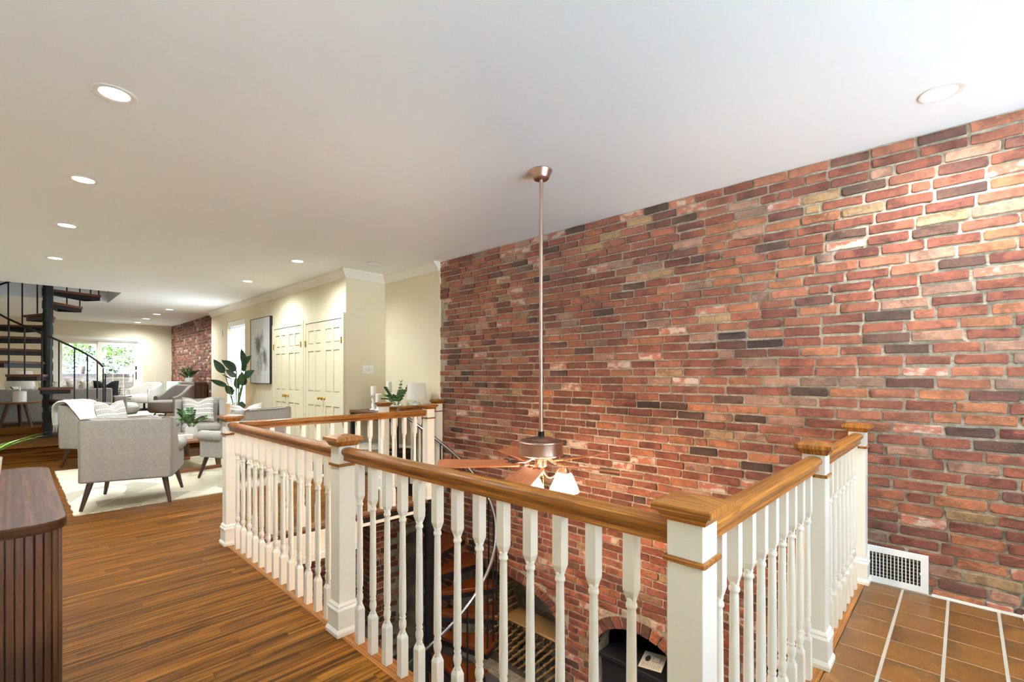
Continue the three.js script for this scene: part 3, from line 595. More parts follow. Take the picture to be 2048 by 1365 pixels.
{ // rear stair, rising through the ceiling
  const cx = 0.42, cz = -11.55, R = 0.78, deg = 30, rise = 0.214;
  const t = thing('spiral_staircase', 'black steel spiral stair climbing through the ceiling opening', 'staircase', [cx, P1, cz]);
  mesh('pole', rod([0, 0, 0], [0, 3.6, 0], 0.062, 0.062, 24), M.steel, t);
  mesh('base_plate', rod([0, 0, 0], [0, 0.014, 0], 0.2, 0.2, 28), M.steel, t);
  const tg = treadGeometry(0.06, R, deg + 2), fg = treadFrame(0.06, R, deg, 0.07), hub = rod([0, -0.14, 0], [0, 0.0, 0], 0.072, 0.072, 20);
  const railAt = (a) => 0.9 + rise * ((a - 10) / 30 + 1);
  for (let k = 1; k <= 13; k++) {
    const a = 10 + 30 * (k - 1), y = rise * k;
    const tr = mesh('tread', tg, M.treadWood, t); tr.position.y = y; tr.rotation.y = -a * D2R;
    mesh('tread_frame', fg, M.steel, tr); mesh('hub', hub, M.steel, tr);
    for (const da of [-3, -18]) { const q = (a + da) * D2R, x = (R - 0.015) * Math.cos(q), z = (R - 0.015) * Math.sin(q); mesh('baluster', rod([x, y - 0.1, z], [x, railAt(a + da), z], 0.0105, 0.0105, 8), M.steel, t); }
  }
  const pts = []; for (let a = 24; a <= 375; a += 7) pts.push([(R - 0.015) * Math.cos(a * D2R), railAt(a), (R - 0.015) * Math.sin(a * D2R)]);
  mesh('handrail', tube(pts, 0.016, 220, 10), M.darkMetal, t);
}

// ---------------------------------------------------------------- lower room
function wineRack(label, x, y, z0, z1, rows, depth) {
  const t = thing('wine_rack', label, 'wine rack', [x, y, (z0 + z1) / 2], 0, 'wine racks in the arched alcove');
  const n = Math.round((z1 - z0) / 0.098), p = (z1 - z0) / n, H = rows * 0.098;
  const dowel = rod([0, 0, 0], [depth, 0, 0], 0.012, 0.012, 8);
  for (let i = 0; i <= n; i++) {
    mesh('upright_strip', box(0.004, H, 0.012, 0.03, H / 2, -(z1 - z0) / 2 + i * p), M.chrome, t);
    for (let k = 0; k <= rows; k++) mesh('dowel', dowel, M.pine, t).position.set(0, k * 0.098 * 0.985 + 0.012, -(z1 - z0) / 2 + i * p);
  }
  for (let k = 0; k <= rows; k++) mesh('cross_strip', box(0.003, 0.010, z1 - z0, 0.034, k * 0.098 * 0.985 + 0.012, 0), M.chrome, t);
  return t;
}
wineRack('low wooden dowel wine rack under a plank shelf inside the brick arch', 4.0, LOW + 0.02, -3.9, -2.95, 5, 0.22);
wineRack('taller dowel wine rack standing behind the spiral stair', 4.05, LOW + 0.02, -4.54, -3.98, 9, 0.22);
single('shelf_board', 'pale plank shelf lying on the low wine rack', 'shelf', ub(ext(3.98, 4.28, LOW + 0.55, LOW + 0.575, -3.93, -2.92, 0.004), 2), M.pine);
{
  const t = thing('counter', 'black counter built into the small brick arch', 'counter', [4.1, LOW, -2.08]);
  mesh('worktop', ext(-0.33, 0.34, 0.785, 0.825, -0.39, 0.39, 0.004), M.blackPaint, t);
  mesh('cabinet', ext(-0.28, 0.33, 0, 0.785, -0.385, 0.385), M.blackPaint, t);
  const pg = new THREE.BoxGeometry(0.27, 0.002, 0.2);
  const pm = std({ roughness: 0.7, map: canvasTex(256, 192, (c) => { c.fillStyle = '#e9e4d6'; c.fillRect(0, 0, 256, 192); c.fillStyle = '#20201e'; c.beginPath(); c.ellipse(150, 50, 46, 22, 0, 0, 7); c.fill(); c.fillStyle = '#b9b3a2'; c.fillRect(120, 90, 90, 70); c.fillStyle = '#f6f3ea'; c.fillRect(132, 96, 66, 52); c.fillStyle = '#8d8778'; for (let i = 0; i < 11; i++) c.fillRect(18, 22 + i * 14, 74 - (i % 3) * 12, 3); }) });
  const o = single('leaflet', 'printed leaflet lying on the black counter', 'paper', pg, pm, [3.97, LOW + 0.8265, -2.03], 0.25);
}
{
  const t = thing('hearth', 'dark stone hearth bench with stacked stones in the lower room', 'hearth', [2.3, LOW, -5.2]);
  mesh('slab', ub(ext(-0.5, 0.5, 0, 0.55, -0.35, 0.3, 0.02)), M.concrete, t);
  for (let i = 0; i < 10; i++) { const g = new THREE.IcosahedronGeometry(rr(0.06, 0.1), 1); const m = mesh('stone', flat(g), M.concrete, t); m.scale.set(1.3, 0.7, 1); m.position.set(-0.38 + (i % 5) * 0.19, 0.6 + Math.floor(i / 5) * 0.1, -0.1 + rr(-0.03, 0.03)); m.rotation.y = rnd() * 3; }
}

// ---------------------------------------------------------------- closet doors, window, painting, switches
{
  const leaf = (z0, z1) => {                                       // stiles and rails; panels are set in by the caller
    const W = z1 - z0, H = 2.075, x1 = XC - 0.004, g = [ext(XC - 0.012, x1, 0.01, H, z0, z1)];
    const st = 0.075, mid = 0.06, cw = (W - 2 * st - mid) / 2, rows = [[0.2, 0.86], [1.06, 1.66], [1.765, 1.965]], P = [];
    const fx0 = XC - 0.03;
    g.push(ext(fx0, XC - 0.012, 0.01, H, z0, z0 + st), ext(fx0, XC - 0.012, 0.01, H, z1 - st, z1), ext(fx0, XC - 0.012, 0.01, H, z0 + st + cw, z0 + st + cw + mid));
    let y = 0.01; for (const [a, b] of [...rows, [H, H]]) { for (const o of [0, cw + mid]) g.push(ext(fx0, XC - 0.012, y, a, z0 + st + o, z0 + st + o + cw)); y = b; }
    for (const [a, b] of rows) for (const o of [0, cw + mid]) P.push([a, b, z0 + st + o, z0 + st + o + cw]);
    return { g: join(g), P };
  };
  const panelGeo = (a, b, z0, z1) => { const w = z1 - z0 - 0.012, h = b - a - 0.012; const g = flat(extrude([[-w / 2, -h / 2], [w / 2, -h / 2], [w / 2, h / 2], [-w / 2, h / 2]], 0.001, 0.009, 1)); return g.rotateY(-PI / 2).translate(XC - 0.013, (a + b) / 2, (z0 + z1) / 2); };
  [[-8.6, -7.47, 'far pair of cream panelled closet doors with brass knobs'], [-7.31, -6.15, 'near pair of cream panelled closet doors with brass knobs']].forEach(([z0, z1, label], i) => {
    const c = 0.07, d = struct(`door_${i + 2}`, join(ext(XC - 0.038, XC, 0, 2.085, z0 - c, z0), ext(XC - 0.038, XC, 0, 2.085, z1, Math.min(z1 + c, ZC - 0.002)), ext(XC - 0.038, XC, 2.085, 2.155, z0 - c, Math.min(z1 + c, ZC - 0.002))), M.doorPaint, label, 'closet door');
    const m = (z0 + z1) / 2;
    for (const [a, b] of [[z0 + 0.004, m - 0.002], [m + 0.002, z1 - 0.004]]) {
      const { g, P } = leaf(a, b), l = mesh('door_leaf', g, M.doorPaint, d);
      for (const p of P) mesh('panel', panelGeo(...p), M.doorPaint, l);
      const kz = a < m - 0.1 ? m - 0.05 : m + 0.05;
      mesh('knob', lathe([[0.0001, 0], [0.024, 0], [0.024, 0.006], [0.009, 0.012], [0.009, 0.026], [0.02, 0.032], [0.026, 0.042], [0.022, 0.054], [0.0001, 0.058]], 18).rotateZ(PI / 2).translate(XC - 0.03, 0.968, kz), M.brass, l).userData.label = 'round brass knob';
      const hz = a < m - 0.1 ? z0 : z1;
      for (const hy of [0.25, 1.78]) mesh('hinge', ext(XC - 0.046, XC - 0.03, hy - 0.045, hy + 0.045, hz - 0.014, hz + 0.014, 0.003), M.brass, l);
    }
  });
}
{
  const w = struct('window_3', join(rim('x', WIN.z0, WIN.z1, WIN.y0, WIN.y1, 0.05, XC + 0.1, XC + 0.15), ext(XC + 0.102, XC + 0.14, 1.55, 1.6, WIN.z0 + 0.05, WIN.z1 - 0.05), ext(XC - 0.02, XC + 0.1, WIN.y0 - 0.03, WIN.y0, WIN.z0 - 0.05, WIN.z1 + 0.05, 0.006)), M.paint, 'tall narrow window with white blinds behind the leafy plant', 'window');
  mesh('pane', ext(XC + 0.122, XC + 0.126, WIN.y0 + 0.04, WIN.y1 - 0.04, WIN.z0 + 0.04, WIN.z1 - 0.04), M.glass, w);
  const b = thing('window_blind', 'white slatted blind in the tall window beside the painting', 'blind', [XC + 0.05, WIN.y0, (WIN.z0 + WIN.z1) / 2]);
  const slat = phy({ color: 0xfaf8f4, roughness: 0.8, transmission: 0.4, thickness: 0 }), W = WIN.z1 - WIN.z0 - 0.02, H = WIN.y1 - WIN.y0;
  mesh('headrail', ext(-0.045, 0.03, H - 0.11, H - 0.005, -W / 2, W / 2, 0.006), M.white, b);
  const sg = box(0.046, 0.0025, W, 0, 0, 0, 0.001, 1);
  for (let i = 0; i < 37; i++) { const s = mesh('slat', sg, slat, b); s.position.y = 0.04 + i * 0.0425; s.rotation.z = 0.9; }
  mesh('bottom_rail', ext(-0.02, 0.02, 0.002, 0.022, -W / 2, W / 2, 0.004), M.white, b);
  const sn = thing('wall_sensor', 'small white sensor on the wall beside the window', 'sensor', [XC - 0.012, 2.2, -11.62]);
  mesh('housing', box(0.022, 0.11, 0.05, 0, 0, 0, 0.006), M.white, sn); mesh('button', box(0.004, 0.02, 0.02, -0.013, 0.02, 0, 0.001), M.trim, sn);
}
{
  const art = canvasTex(400, 488, (c, w, h) => {
    c.fillStyle = '#d9d6d2'; c.fillRect(0, 0, w, h);
    const blot = (x, y, bw, bh, col, n, s0) => { for (let i = 0; i < n; i++) { c.globalAlpha = 0.05 + 0.16 * hash(i, s0, 3); c.fillStyle = col; c.save(); c.translate(x + (hash(i, s0, 5) - 0.5) * bw, y + (hash(i, s0, 7) - 0.5) * bh); c.rotate((hash(i, s0, 9) - 0.5) * 0.6); c.fillRect(-10 - 28 * hash(i, s0, 11), -30 * hash(i, s0, 13) - 12, 24 + 40 * hash(i, s0, 15), 50 + 60 * hash(i, s0, 17)); c.restore(); } };
    blot(200, 250, 380, 460, '#c6c3c0', 60, 1); blot(180, 300, 330, 380, '#efece8', 40, 2); blot(205, 210, 120, 180, '#6d6a68', 34, 3); blot(195, 230, 90, 190, '#3c3a3a', 20, 4); blot(300, 290, 60, 80, '#3a3838', 12, 5); blot(120, 180, 40, 70, '#55514f', 10, 6); blot(235, 260, 24, 160, '#f4f2ee', 12, 7); blot(190, 360, 120, 60, '#8c8986', 10, 8);
    c.globalAlpha = 1; c.strokeStyle = '#4a4745'; c.lineWidth = 2; c.beginPath(); c.moveTo(258, 0); c.lineTo(250, 120); c.lineTo(262, 170); c.stroke();
  });
  const t = thing('painting', 'large abstract grey and black painting in a thin dark frame', 'painting', [XC - 0.025, 1.745, -9.24], -PI / 2);
  const W = 0.985, H = 1.19;
  mesh('canvas', new THREE.BoxGeometry(W - 0.02, H - 0.02, 0.03), [M.white, M.white, M.white, M.white, std({ map: art, roughness: 0.85 }), M.white], t);
  mesh('frame', rim('z', -W / 2, W / 2, -H / 2, H / 2, 0.01, -0.025, 0.022), M.blackPaint, t);
}
function switchPlate(label, pos, turn, n) {
  const t = thing('light_switch', label, 'light switch', pos, turn), W = 0.046 * n + 0.024;
  mesh('plate', box(W, 0.115, 0.006, 0, 0, 0.003, 0.003), M.white, t);
  for (let i = 0; i < n; i++) { const r = mesh('rocker', box(0.032, 0.066, 0.007, (i - (n - 1) / 2) * 0.046, 0, 0.007, 0.002), M.trim, t); r.rotation.x = 0.05; }
}
switchPlate('white three gang light switch on the closet end wall', [3.46, 1.385, ZC], 0, 3);
switchPlate('white light switch on the back wall right of the sliding doors', [2.75, 1.6, ZB], 0, 1);

// ---------------------------------------------------------------- sliding glass doors and the garden
{
  const w = 0.075, { x0, x1, y0, y1 } = DOOR;
  const d = struct('door_1', join(ext(x0 - w, x0, y0, y1, ZB, ZB + 0.025), ext(x1, x1 + w, y0, y1, ZB, ZB + 0.025), ext(x0 - w, x1 + w, y1, y1 + w, ZB, ZB + 0.025), rim('z', x0, x1, y0, y1, [0.03, 0.04, 0.03], ZB - 0.2, ZB - 0.001)), M.paint, 'white framed sliding glass doors to the garden', 'door');
  [[x0 + 0.03, 1.665, ZB - 0.12], [1.595, x1 - 0.03, ZB - 0.06]].forEach(([a, b, z], i) => {
    const s = 0.09, top = y1 - 0.03, f = mesh('door_sash', rim('z', a, b, y0 + 0.04, top, [s, 0.21, s], z - 0.02, z + 0.02), M.paint, d);
    const gx0 = a + s, gx1 = b - s, gy0 = y0 + 0.25, gy1 = top - s;
    mesh('pane', ext(gx0, gx1, gy0, gy1, z - 0.002, z + 0.002), M.glass, f);
    for (const k of [1, 2]) mesh('muntin', ext(gx0 + (gx1 - gx0) * k / 3 - 0.007, gx0 + (gx1 - gx0) * k / 3 + 0.007, gy0, gy1, z + 0.004, z + 0.014), M.trim, f);
    for (const k of [1, 2, 3, 4]) mesh('muntin', ext(gx0, gx1, gy0 + (gy1 - gy0) * k / 5 - 0.007, gy0 + (gy1 - gy0) * k / 5 + 0.007, z + 0.004, z + 0.014), M.trim, f);
    mesh('handle', join(ext(i ? b - 0.055 : b - 0.05, i ? b - 0.03 : b - 0.03, 1.18, 1.4, z + 0.02, z + 0.05, 0.01), ext(b - 0.06, b - 0.025, 1.46, 1.56, z + 0.02, z + 0.035, 0.006)), M.darkMetal, f);
  });
}
struct('ground', uvBox(join(ext(-6, 9, 0.1, 0.28, -32, ZB - 0.2)), 0), M.concrete, 'grey paved patio beyond the sliding doors', 'ground');
{
  const plain = std({ color: 0x8f7a6c, roughness: 0.95 });
  struct('wall_courtyard_right', ext(4.6, 4.9, 0.28, 8, -32, ZB - 0.2), plain, 'tall neighbouring house wall beside the garden', 'wall');
  struct('wall_courtyard_left', ext(-2.6, -2.3, 0.28, 6, -32, ZB - 0.2), plain, 'tall wall on the left of the garden', 'wall');
}
struct('ground_street', ext(-9, 13, -0.4, -0.15, ZF + 0.15, 22), M.pavement, 'pale pavement outside the street wall', 'ground');
{
  const wash = std({ color: 0x8f8880, roughness: 0.95 });
  const t = thing('garden_wall', 'whitewashed brick garden wall seen through the sliding doors', 'garden wall', [1.9, 0.28, -21]);
  mesh('core', ext(-4, 4, 0, 1.0, -0.1, 0.08), M.mortar, t);
  const tones = [wash, std({ color: 0x6e5f55, roughness: 0.95 }), std({ color: 0x807870, roughness: 0.95 })], bg = box(0.205, 0.066, 0.02, 0, 0, 0, 0.003, 1);
  for (let r = 0; r < 13; r++) for (let i = -4; i < 9; i++) mesh('brick', bg, pick(tones), t).position.set(i * 0.217 + (r % 2) * 0.108, 0.04 + r * 0.0755, 0.085);
  mesh('coping', ext(-4, 4, 1.0, 1.07, -0.14, 0.14, 0.01), M.concrete, t);
}
function leafGeometry(len, wid, fold = 0.2, droop = 0.15, n = 8) {           // blade along +y from the origin, faces +z
  const P = [], idx = [];
  for (let i = 0; i <= n; i++) { const t = i / n, w = wid / 2 * Math.sin(PI * Math.pow(t, 0.72)) ** 0.8 + (i === 0 ? 0.002 : 0), y = len * t, z = -droop * len * t * t; P.push([-w, y, z + fold * w], [0, y, z], [w, y, z + fold * w]); }
  for (let i = 0; i < n; i++) for (const k of [0, 1]) { const a = i * 3 + k; idx.push(a, a + 1, a + 3, a + 1, a + 4, a + 3); }
  const g = new THREE.BufferGeometry(); g.setAttribute('position', new THREE.Float32BufferAttribute(P.flat(), 3)); g.setIndex(idx); g.computeVertexNormals(); return fin(g);
}
const aim = (o, dir, roll = 0) => { o.quaternion.setFromUnitVectors(V(0, 1, 0), dir.clone().normalize()).multiply(new THREE.Quaternion().setFromAxisAngle(V(0, 1, 0), roll)); return o; };
{
  const lg = leafGeometry(0.16, 0.07, 0.3, 0.2, 3);
  const tree = (label, x, z, R, y, n, mat) => {
    const t = thing('garden_tree', label, 'tree', [x, 0.28, z]);
    mesh('trunk', tube([[0, 0, 0], [0.06, y * 0.4, 0.02], [-0.04, y * 0.8, 0], [0, y, 0]], 0.07), M.walnut, t);
    const g = []; for (let i = 0; i < n; i++) { const a = rnd() * 2 * PI, c = rr(-1, 1), r = R * Math.cbrt(rr(0.25, 1)), s = Math.sqrt(1 - c * c); const q = new THREE.Quaternion().setFromEuler(new THREE.Euler(rnd() * 6, rnd() * 6, rnd() * 6)); g.push(lg.clone().applyQuaternion(q).translate(r * s * Math.cos(a), y + r * c * 0.8, r * s * Math.sin(a))); }
    mesh('foliage', mergeGeometries(g, false), mat, t).userData.kind = 'stuff';
  };
  tree('leafy green tree beyond the right glass door', 3.3, -22.6, 1.15, 2.2, 900, M.leafBright);
  tree('pale green tree beyond the left glass door', 0.7, -22.9, 1.3, 2.3, 1200, M.leafBright);
  tree('dark shrub behind the garden wall', 2.0, -26, 1.2, 1.4, 800, M.leaf);
}

// ---------------------------------------------------------------- sideboard in the foreground
{
  const X0 = -0.41, X1 = 0.148, Z0 = -4.02, Z1 = -2.45, W = X1 - X0, L = Z1 - Z0, r = 0.12;
  const t = thing('sideboard', 'dark walnut sideboard with slatted rounded end in the foreground', 'sideboard', [(X0 + X1) / 2, 0, (Z0 + Z1) / 2]);
  const plan = (o) => { const s = new THREE.Shape(), a = W / 2 + o, b = L / 2 + o, q = r + o; s.moveTo(-a, -b); s.lineTo(a - q, -b); s.quadraticCurveTo(a, -b, a, -b + q); s.lineTo(a, b - q); s.quadraticCurveTo(a, b, a - q, b); s.lineTo(-a, b); s.closePath(); return s; };
  mesh('top', uvBox(extrude(plan(0.0), 0.03, 0.004, 2).rotateX(PI / 2).translate(0, 0.75, 0).scale(1, 1, 1), 2), M.walnutTop, t);
  mesh('body', uvBox(extrude(plan(-0.026), 0.62).rotateX(PI / 2).translate(0, 0.722, 0), 1), M.walnut, t);
  const slat = ub(box(0.0215, 0.62, 0.014, 0, 0.411, 0, 0.003, 2), 1);
  const pts = plan(-0.02).getSpacedPoints(4000), pitch = 0.0245; let acc = 0, last = null;
  for (const p of pts) {
    if (p.x < -W / 2 + 0.045 && p.y < L / 2 - 0.05) { last = null; continue; }
    if (last) { acc += p.distanceTo(last); if (acc >= pitch) { acc -= pitch; const s = mesh('slat', slat, M.walnut, t), dx = p.x - last.x, dz = p.y - last.y; s.position.set(p.x, 0, p.y); s.rotation.y = -Math.atan2(dz, dx); } }
    last = p;
  }
  mesh('plinth', uvBox(extrude(plan(-0.06), 0.1).rotateX(PI / 2).translate(0, 0.1, 0), 2), M.walnut, t);
}
{
  const t = thing('potted_plant', 'white pot with bright strap leaves on the dark sideboard', 'plant', [-0.115, 0.75, -3.83]);
  mesh('pot', lathe([[0.0001, 0], [0.062, 0], [0.07, 0.006], [0.078, 0.1], [0.073, 0.1], [0.068, 0.085], [0.0001, 0.085]], 28), M.ceramic, t);
  mesh('soil', rod([0, 0.08, 0], [0, 0.087, 0], 0.07, 0.07, 20), M.soil, t);
  for (let i = 0; i < 16; i++) {
    const a = i * 2.4 + 0.3, L = rr(0.2, 0.3), out = rr(0.5, 1.1), lf = leafGeometry(L, 0.02, 0.4, 0.55, 8);
    const o = mesh('leaf', lf, i % 3 ? M.leafBright : M.leaf, t); o.position.set(0.02 * Math.cos(a), 0.085, 0.02 * Math.sin(a)); aim(o, V(Math.cos(a) * out, 1, Math.sin(a) * out), PI / 2 - a + PI);
  }
}

// ---------------------------------------------------------------- seating group
function pillowGeometry(w, h, t, chop = 0.05) {
  const n = 14, P = [], U = [], idx = [];
  for (const s of [1, -1]) for (let i = 0; i <= n; i++) for (let k = 0; k <= n; k++) {
    const u = i / n * 2 - 1, v = k / n * 2 - 1, pin = 1 - 0.07 * (1 - u * u) * Math.abs(v) ** 3, pin2 = 1 - 0.07 * (1 - v * v) * Math.abs(u) ** 3;
    const f = Math.pow(Math.max(0, (1 - u ** 4) * (1 - v ** 4)), 0.6), dip = chop * Math.exp(-((u / 0.32) ** 2)) * step(-0.3, 1, v);
    P.push(u * w / 2 * pin2, v * h / 2 * pin - dip, s * (t / 2 * f * (1 - 0.5 * Math.exp(-((u / 0.25) ** 2)) * step(0, 1, v) * (chop ? 1 : 0)) + 0.004)); U.push(u * w / 2, v * h / 2);
  }
  const m = (n + 1) * (n + 1);
  for (const s of [0, 1]) for (let i = 0; i < n; i++) for (let k = 0; k < n; k++) { const a = s * m + i * (n + 1) + k, b = a + n + 1; s ? idx.push(a, a + 1, b, b, a + 1, b + 1) : idx.push(a, b, a + 1, b, b + 1, a + 1); }
  for (let e = 0; e < n; e++) for (const [p, q] of [[e, e + 1], [n * (n + 1) + e + 1, n * (n + 1) + e], [(e + 1) * (n + 1), e * (n + 1)], [e * (n + 1) + n, (e + 1) * (n + 1) + n]]) idx.push(p, q, p + m, q, q + m, p + m);
  const g = new THREE.BufferGeometry(); g.setAttribute('position', new THREE.Float32BufferAttribute(P, 3)); g.setAttribute('uv', new THREE.Float32BufferAttribute(U, 2)); g.setIndex(idx); g.computeVertexNormals();
  return fin(g);
}
const stripeTex = canvasTex(128, 128, (c) => { c.fillStyle = '#ece6dc'; c.fillRect(0, 0, 128, 128); c.fillStyle = '#6f6258'; for (let y = 0; y < 8; y++) for (let x = 0; x < 16; x++) if ((y % 4) !== 3) c.fillRect(x * 8 + 2, y * 16 + 1, 4, 13); }, [1 / 0.16, 1 / 0.16]);
M.stripe = std({ map: stripeTex, roughness: 0.95 });
const chairGeo = (() => {
  const side = [[-0.37, 0.27], [0.33, 0.275], [0.335, 0.46], [0.3, 0.52], [0.06, 0.53], [0.0, 0.57], [-0.2, 0.84], [-0.25, 0.865], [-0.385, 0.87], [-0.385, 0.85]];
  const panel = (x) => extrude(side, 0.075, 0.012, 2).rotateY(-PI / 2).translate(x + 0.0375, 0, 0);   // shape x -> z
  return {
    shell: uvBox(join(box(0.72, 0.605, 0.085, 0, 0.5675, -0.345, 0.022, 3), panel(-0.318), panel(0.318)), 1),
    back: uvBox(box(0.56, 0.46, 0.13, 0, 0.62, -0.245, 0.05, 4).rotateX(-0.06), 1),
    base: uvBox(box(0.58, 0.1, 0.62, 0, 0.325, 0.02, 0.02, 2), 0),
    seat: uvBox(box(0.545, 0.13, 0.6, 0, 0.425, 0.05, 0.05, 4), 0),
    arm: uvBox(join(new THREE.CapsuleGeometry(0.068, 0.30, 8, 18).rotateX(PI / 2).translate(0, 0.535, 0.17)), 2),
    leg: rod([0, 0.285, 0], [0, 0, 0], 0.028, 0.0145, 14),
    pipe: tube([[-0.353, 0.28, -0.388], [-0.356, 0.5, -0.39], [-0.353, 0.862, -0.39], [-0.33, 0.872, -0.39], [0, 0.873, -0.39], [0.33, 0.872, -0.39], [0.353, 0.862, -0.39], [0.356, 0.5, -0.39], [0.353, 0.28, -0.388]], 0.0045, 80, 6),
  };
})();
function armchair(label, x, z, turn) {
  const t = thing('armchair', label, 'armchair', [x, 0.012, z], turn, 'armchairs around the coffee table');
  mesh('shell', chairGeo.shell, M.fabric, t); mesh('back_cushion', chairGeo.back, M.fabric, t); mesh('seat_base', chairGeo.base, M.fabric, t); mesh('seat_cushion', chairGeo.seat, M.fabric, t);
  mesh('piping', chairGeo.pipe, M.piping, t);
  for (const s of [-1, 1]) mesh('arm', chairGeo.arm, M.fabric, t).position.x = s * 0.335;
  for (const [sx, sz] of [[-1, -1], [1, -1], [-1, 1], [1, 1]]) { const l = mesh('leg', chairGeo.leg, M.legWood, t); l.position.set(sx * 0.345, 0.006, sz * 0.375); l.rotation.set(sz * -0.26, 0, sx * 0.2); l.scale.y = 1.02; }
  return t;
}
const facing = (dx, dz) => Math.atan2(dx, dz);
armchair('light grey armchair with its back to the viewer', 0.89, -6.25, facing(0.33, -0.944));
armchair('light grey armchair with a cream throw over its back', 0.96, -8.98, facing(0.6, 0.8));
armchair('light grey armchair facing the viewer in front of the rear platform', 2.2, -9.38, facing(-0.22, 0.975));
armchair('light grey armchair seen from behind beyond the corner newel post', 2.07, -6.72, facing(-0.41, -0.91));
function pillow(label, mat, pos, turn, lean, w = 0.46, h = 0.44, chop = 0.06, group, name = 'throw_pillow') {
  const o = single(name, label, 'pillow', pillowGeometry(w, h, 0.15, chop), mat, pos, 0, group); o.rotation.order = 'YXZ'; o.rotation.set(-lean, turn, 0); return o;
}
pillow('patterned pillow on the armchair with the cream throw', M.stripe, [1.0, 0.715, -9.02], facing(0.6, 0.8), 0.25);
pillow('patterned pillow standing in the armchair that faces the viewer', M.stripe, [2.17, 0.715, -9.40], facing(-0.22, 0.975), 0.25);
pillow('patterned pillow in the armchair behind the newel post', M.stripe, [2.05, 0.72, -6.72], facing(-0.41, -0.91), 0.25);
pillow('patterned pillow in the armchair turned away from the viewer', M.stripe, [0.86, 0.70, -6.24], facing(0.29, -0.957), 0.28, 0.44, 0.38, 0.05);
{
  const prof = [[0.12, 0.56], [0.0, 0.61], [-0.14, 0.79], [-0.22, 0.885], [-0.31, 0.905], [-0.395, 0.90], [-0.425, 0.86], [-0.43, 0.6]], n = 16, P = [], idx = [], cur = new THREE.CatmullRomCurve3(prof.map(([z, y]) => V(0, y, z))), m = 40;
  for (const s of [0, 1]) for (let i = 0; i <= m; i++) for (let k = 0; k <= n; k++) { const c = cur.getPoint(i / m), tn = cur.getTangent(i / m), u = k / n; const w = 0.012 * Math.sin(u * 19 + i * 0.12) * (0.4 + i / m), x = -0.385 + u * 0.36 + 0.02 * Math.sin(i * 0.3 + u * 3); P.push(x, c.y + (-tn.z) * (0.012 + s * 0.016 + w) * 1, c.z + tn.y * (0.012 + s * 0.016 + w)); }
  const q = (m + 1) * (n + 1);
  for (const s of [0, 1]) for (let i = 0; i < m; i++) for (let k = 0; k < n; k++) { const a = s * q + i * (n + 1) + k, b = a + n + 1; idx.push(a, b, a + 1, b, b + 1, a + 1); }
  const rim = []; for (let k = 0; k < n; k++) { rim.push([k, k + 1], [m * (n + 1) + k, m * (n + 1) + k + 1]); } for (let i = 0; i < m; i++) rim.push([i * (n + 1), (i + 1) * (n + 1)], [i * (n + 1) + n, (i + 1) * (n + 1) + n]);
  for (const [a, b] of rim) idx.push(a, b, a + q, b, b + q, a + q);
  const g = new THREE.BufferGeometry(); g.setAttribute('position', new THREE.Float32BufferAttribute(P, 3)); g.setIndex(idx); g.computeVertexNormals();
  const t = thing('throw_blanket', 'cream fringed throw draped over the back of an armchair', 'blanket', [0.96, 0.012, -8.98], facing(0.6, 0.8));
  mesh('cloth', uvBox(g, 1), M.throwWool, t);
  const fr = []; for (let k = 0; k < 26; k++) { const x = -0.37 + k * 0.013; fr.push(rod([x, 0.61, -0.455], [x + rr(-0.006, 0.006), 0.5 + rr(-0.02, 0.02), -0.46], 0.004, 0.002, 5)); }
  const f = mesh('fringe', join(fr), M.throwWool, t); f.userData.kind = 'stuff';
}
